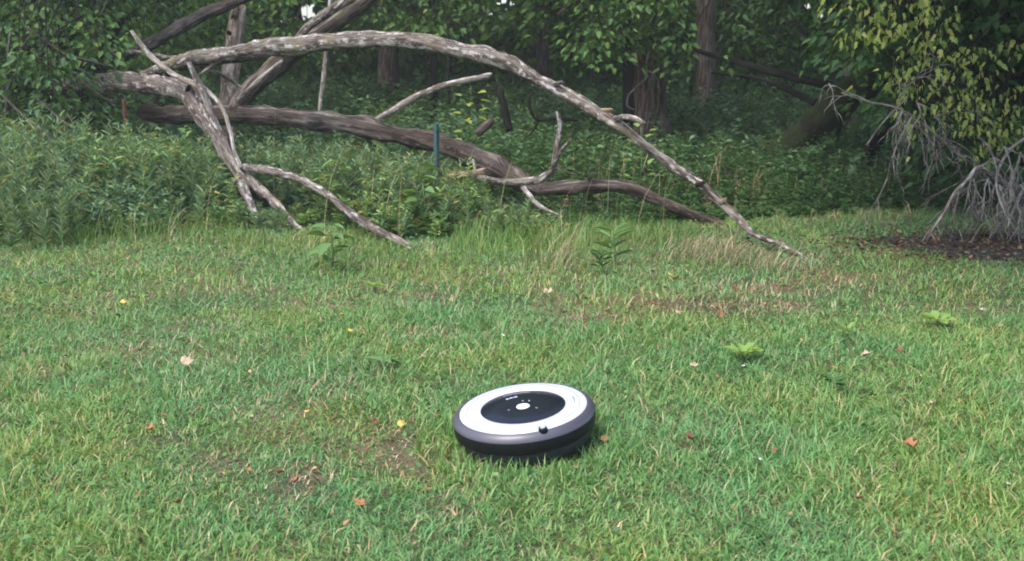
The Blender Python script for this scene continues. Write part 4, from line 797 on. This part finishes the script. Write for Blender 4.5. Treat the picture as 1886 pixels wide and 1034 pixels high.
for (px, py, w, c, lab) in LEAVES:
    g = gnd(px, py); L = w * g.y / FPX * 1.0; L = max(L, .008)
    e_ = (1 if c != 'w' else .6); Wd = L * random.uniform(.55, .9)
    curl = random.uniform(.5, 1.6); a = random.uniform(0, 6.28); cx = random.uniform(.1, .5)
    v = []; n = len(T12)
    ctr = [(x_ - .45, y_, 0) for x_, y_, _ in T12]
    if c == 'y' and w == 24: ctr = [(x_, y_ * .45, z_) for x_, y_, z_ in ctr]
    rings = [(1, ctr), (.55, [(x_ * .55, y_ * .55, 0) for x_, y_, _ in ctr]), (0, [(0, 0, 0)])]
    vv = []
    for sc, rr in rings:
        for x_, y_, _ in rr:
            z_ = curl * (x_ * x_ * .9 + y_ * y_ * 1.6) + random.uniform(-.13, .13)
            vv.append(Vector((x_ * L * 1.1, y_ * Wd * 1.5, z_ * L)))
    f = [(k, (k + 1) % n, n + (k + 1) % n, n + k) for k in range(n)] + [(n + k, n + (k + 1) % n, 2 * n) for k in range(n)]
    me = bpy.data.meshes.new('fallen_leaf'); me.from_pydata(vv, [], f)
    o = bpy.data.objects.new('fallen_leaf' if c != 'w' else 'petal', me); COL.objects.link(o); me.materials.append(lm[c])
    me.polygons.foreach_set('use_smooth', np.ones(len(me.polygons), bool))
    md = o.modifiers.new('thickness', 'SOLIDIFY'); md.thickness = .0006
    tilt = R(60) if 'upright' in lab else random.uniform(.1, .5)
    o.location = g + Vector((0, 0, .026 + .2 * L)); o.rotation_euler = (tilt, random.uniform(-.3, .3), a if 'upright' not in lab else random.uniform(-.4, .4))
    tag(o, lab, 'leaf' if c != 'w' else 'petal', 'fallen leaves scattered on the lawn' if c != 'w' else 'white petals on the lawn')

# ------------------------------------------------------------------ thin haze volume around camera and wood
me = bpy.data.meshes.new('haze'); x0, x1, y0, y1, z0, z1 = -61, 61, -31, 111, -1.1, 16
me.from_pydata([(x0, y0, z0), (x1, y0, z0), (x1, y1, z0), (x0, y1, z0), (x0, y0, z1), (x1, y0, z1), (x1, y1, z1), (x0, y1, z1)], [], [(3, 2, 1, 0), (4, 5, 6, 7), (0, 1, 5, 4), (1, 2, 6, 5), (2, 3, 7, 6), (3, 0, 4, 7)])
m = bpy.data.materials.new('haze'); m.use_nodes = True; nt = m.node_tree; nt.nodes.clear()
out = nt.nodes.new("ShaderNodeOutputMaterial"); pv = nt.nodes.new("ShaderNodeVolumePrincipled"); nt.links.new(pv.outputs[0], out.inputs['Volume'])
pv.inputs['Color'].default_value = (.88, .94, .92, 1); pv.inputs['Density'].default_value = .0034; pv.inputs['Anisotropy'].default_value = .2
o = bpy.data.objects.new('haze', me); COL.objects.link(o); me.materials.append(m); tag(o, kind='stuff')
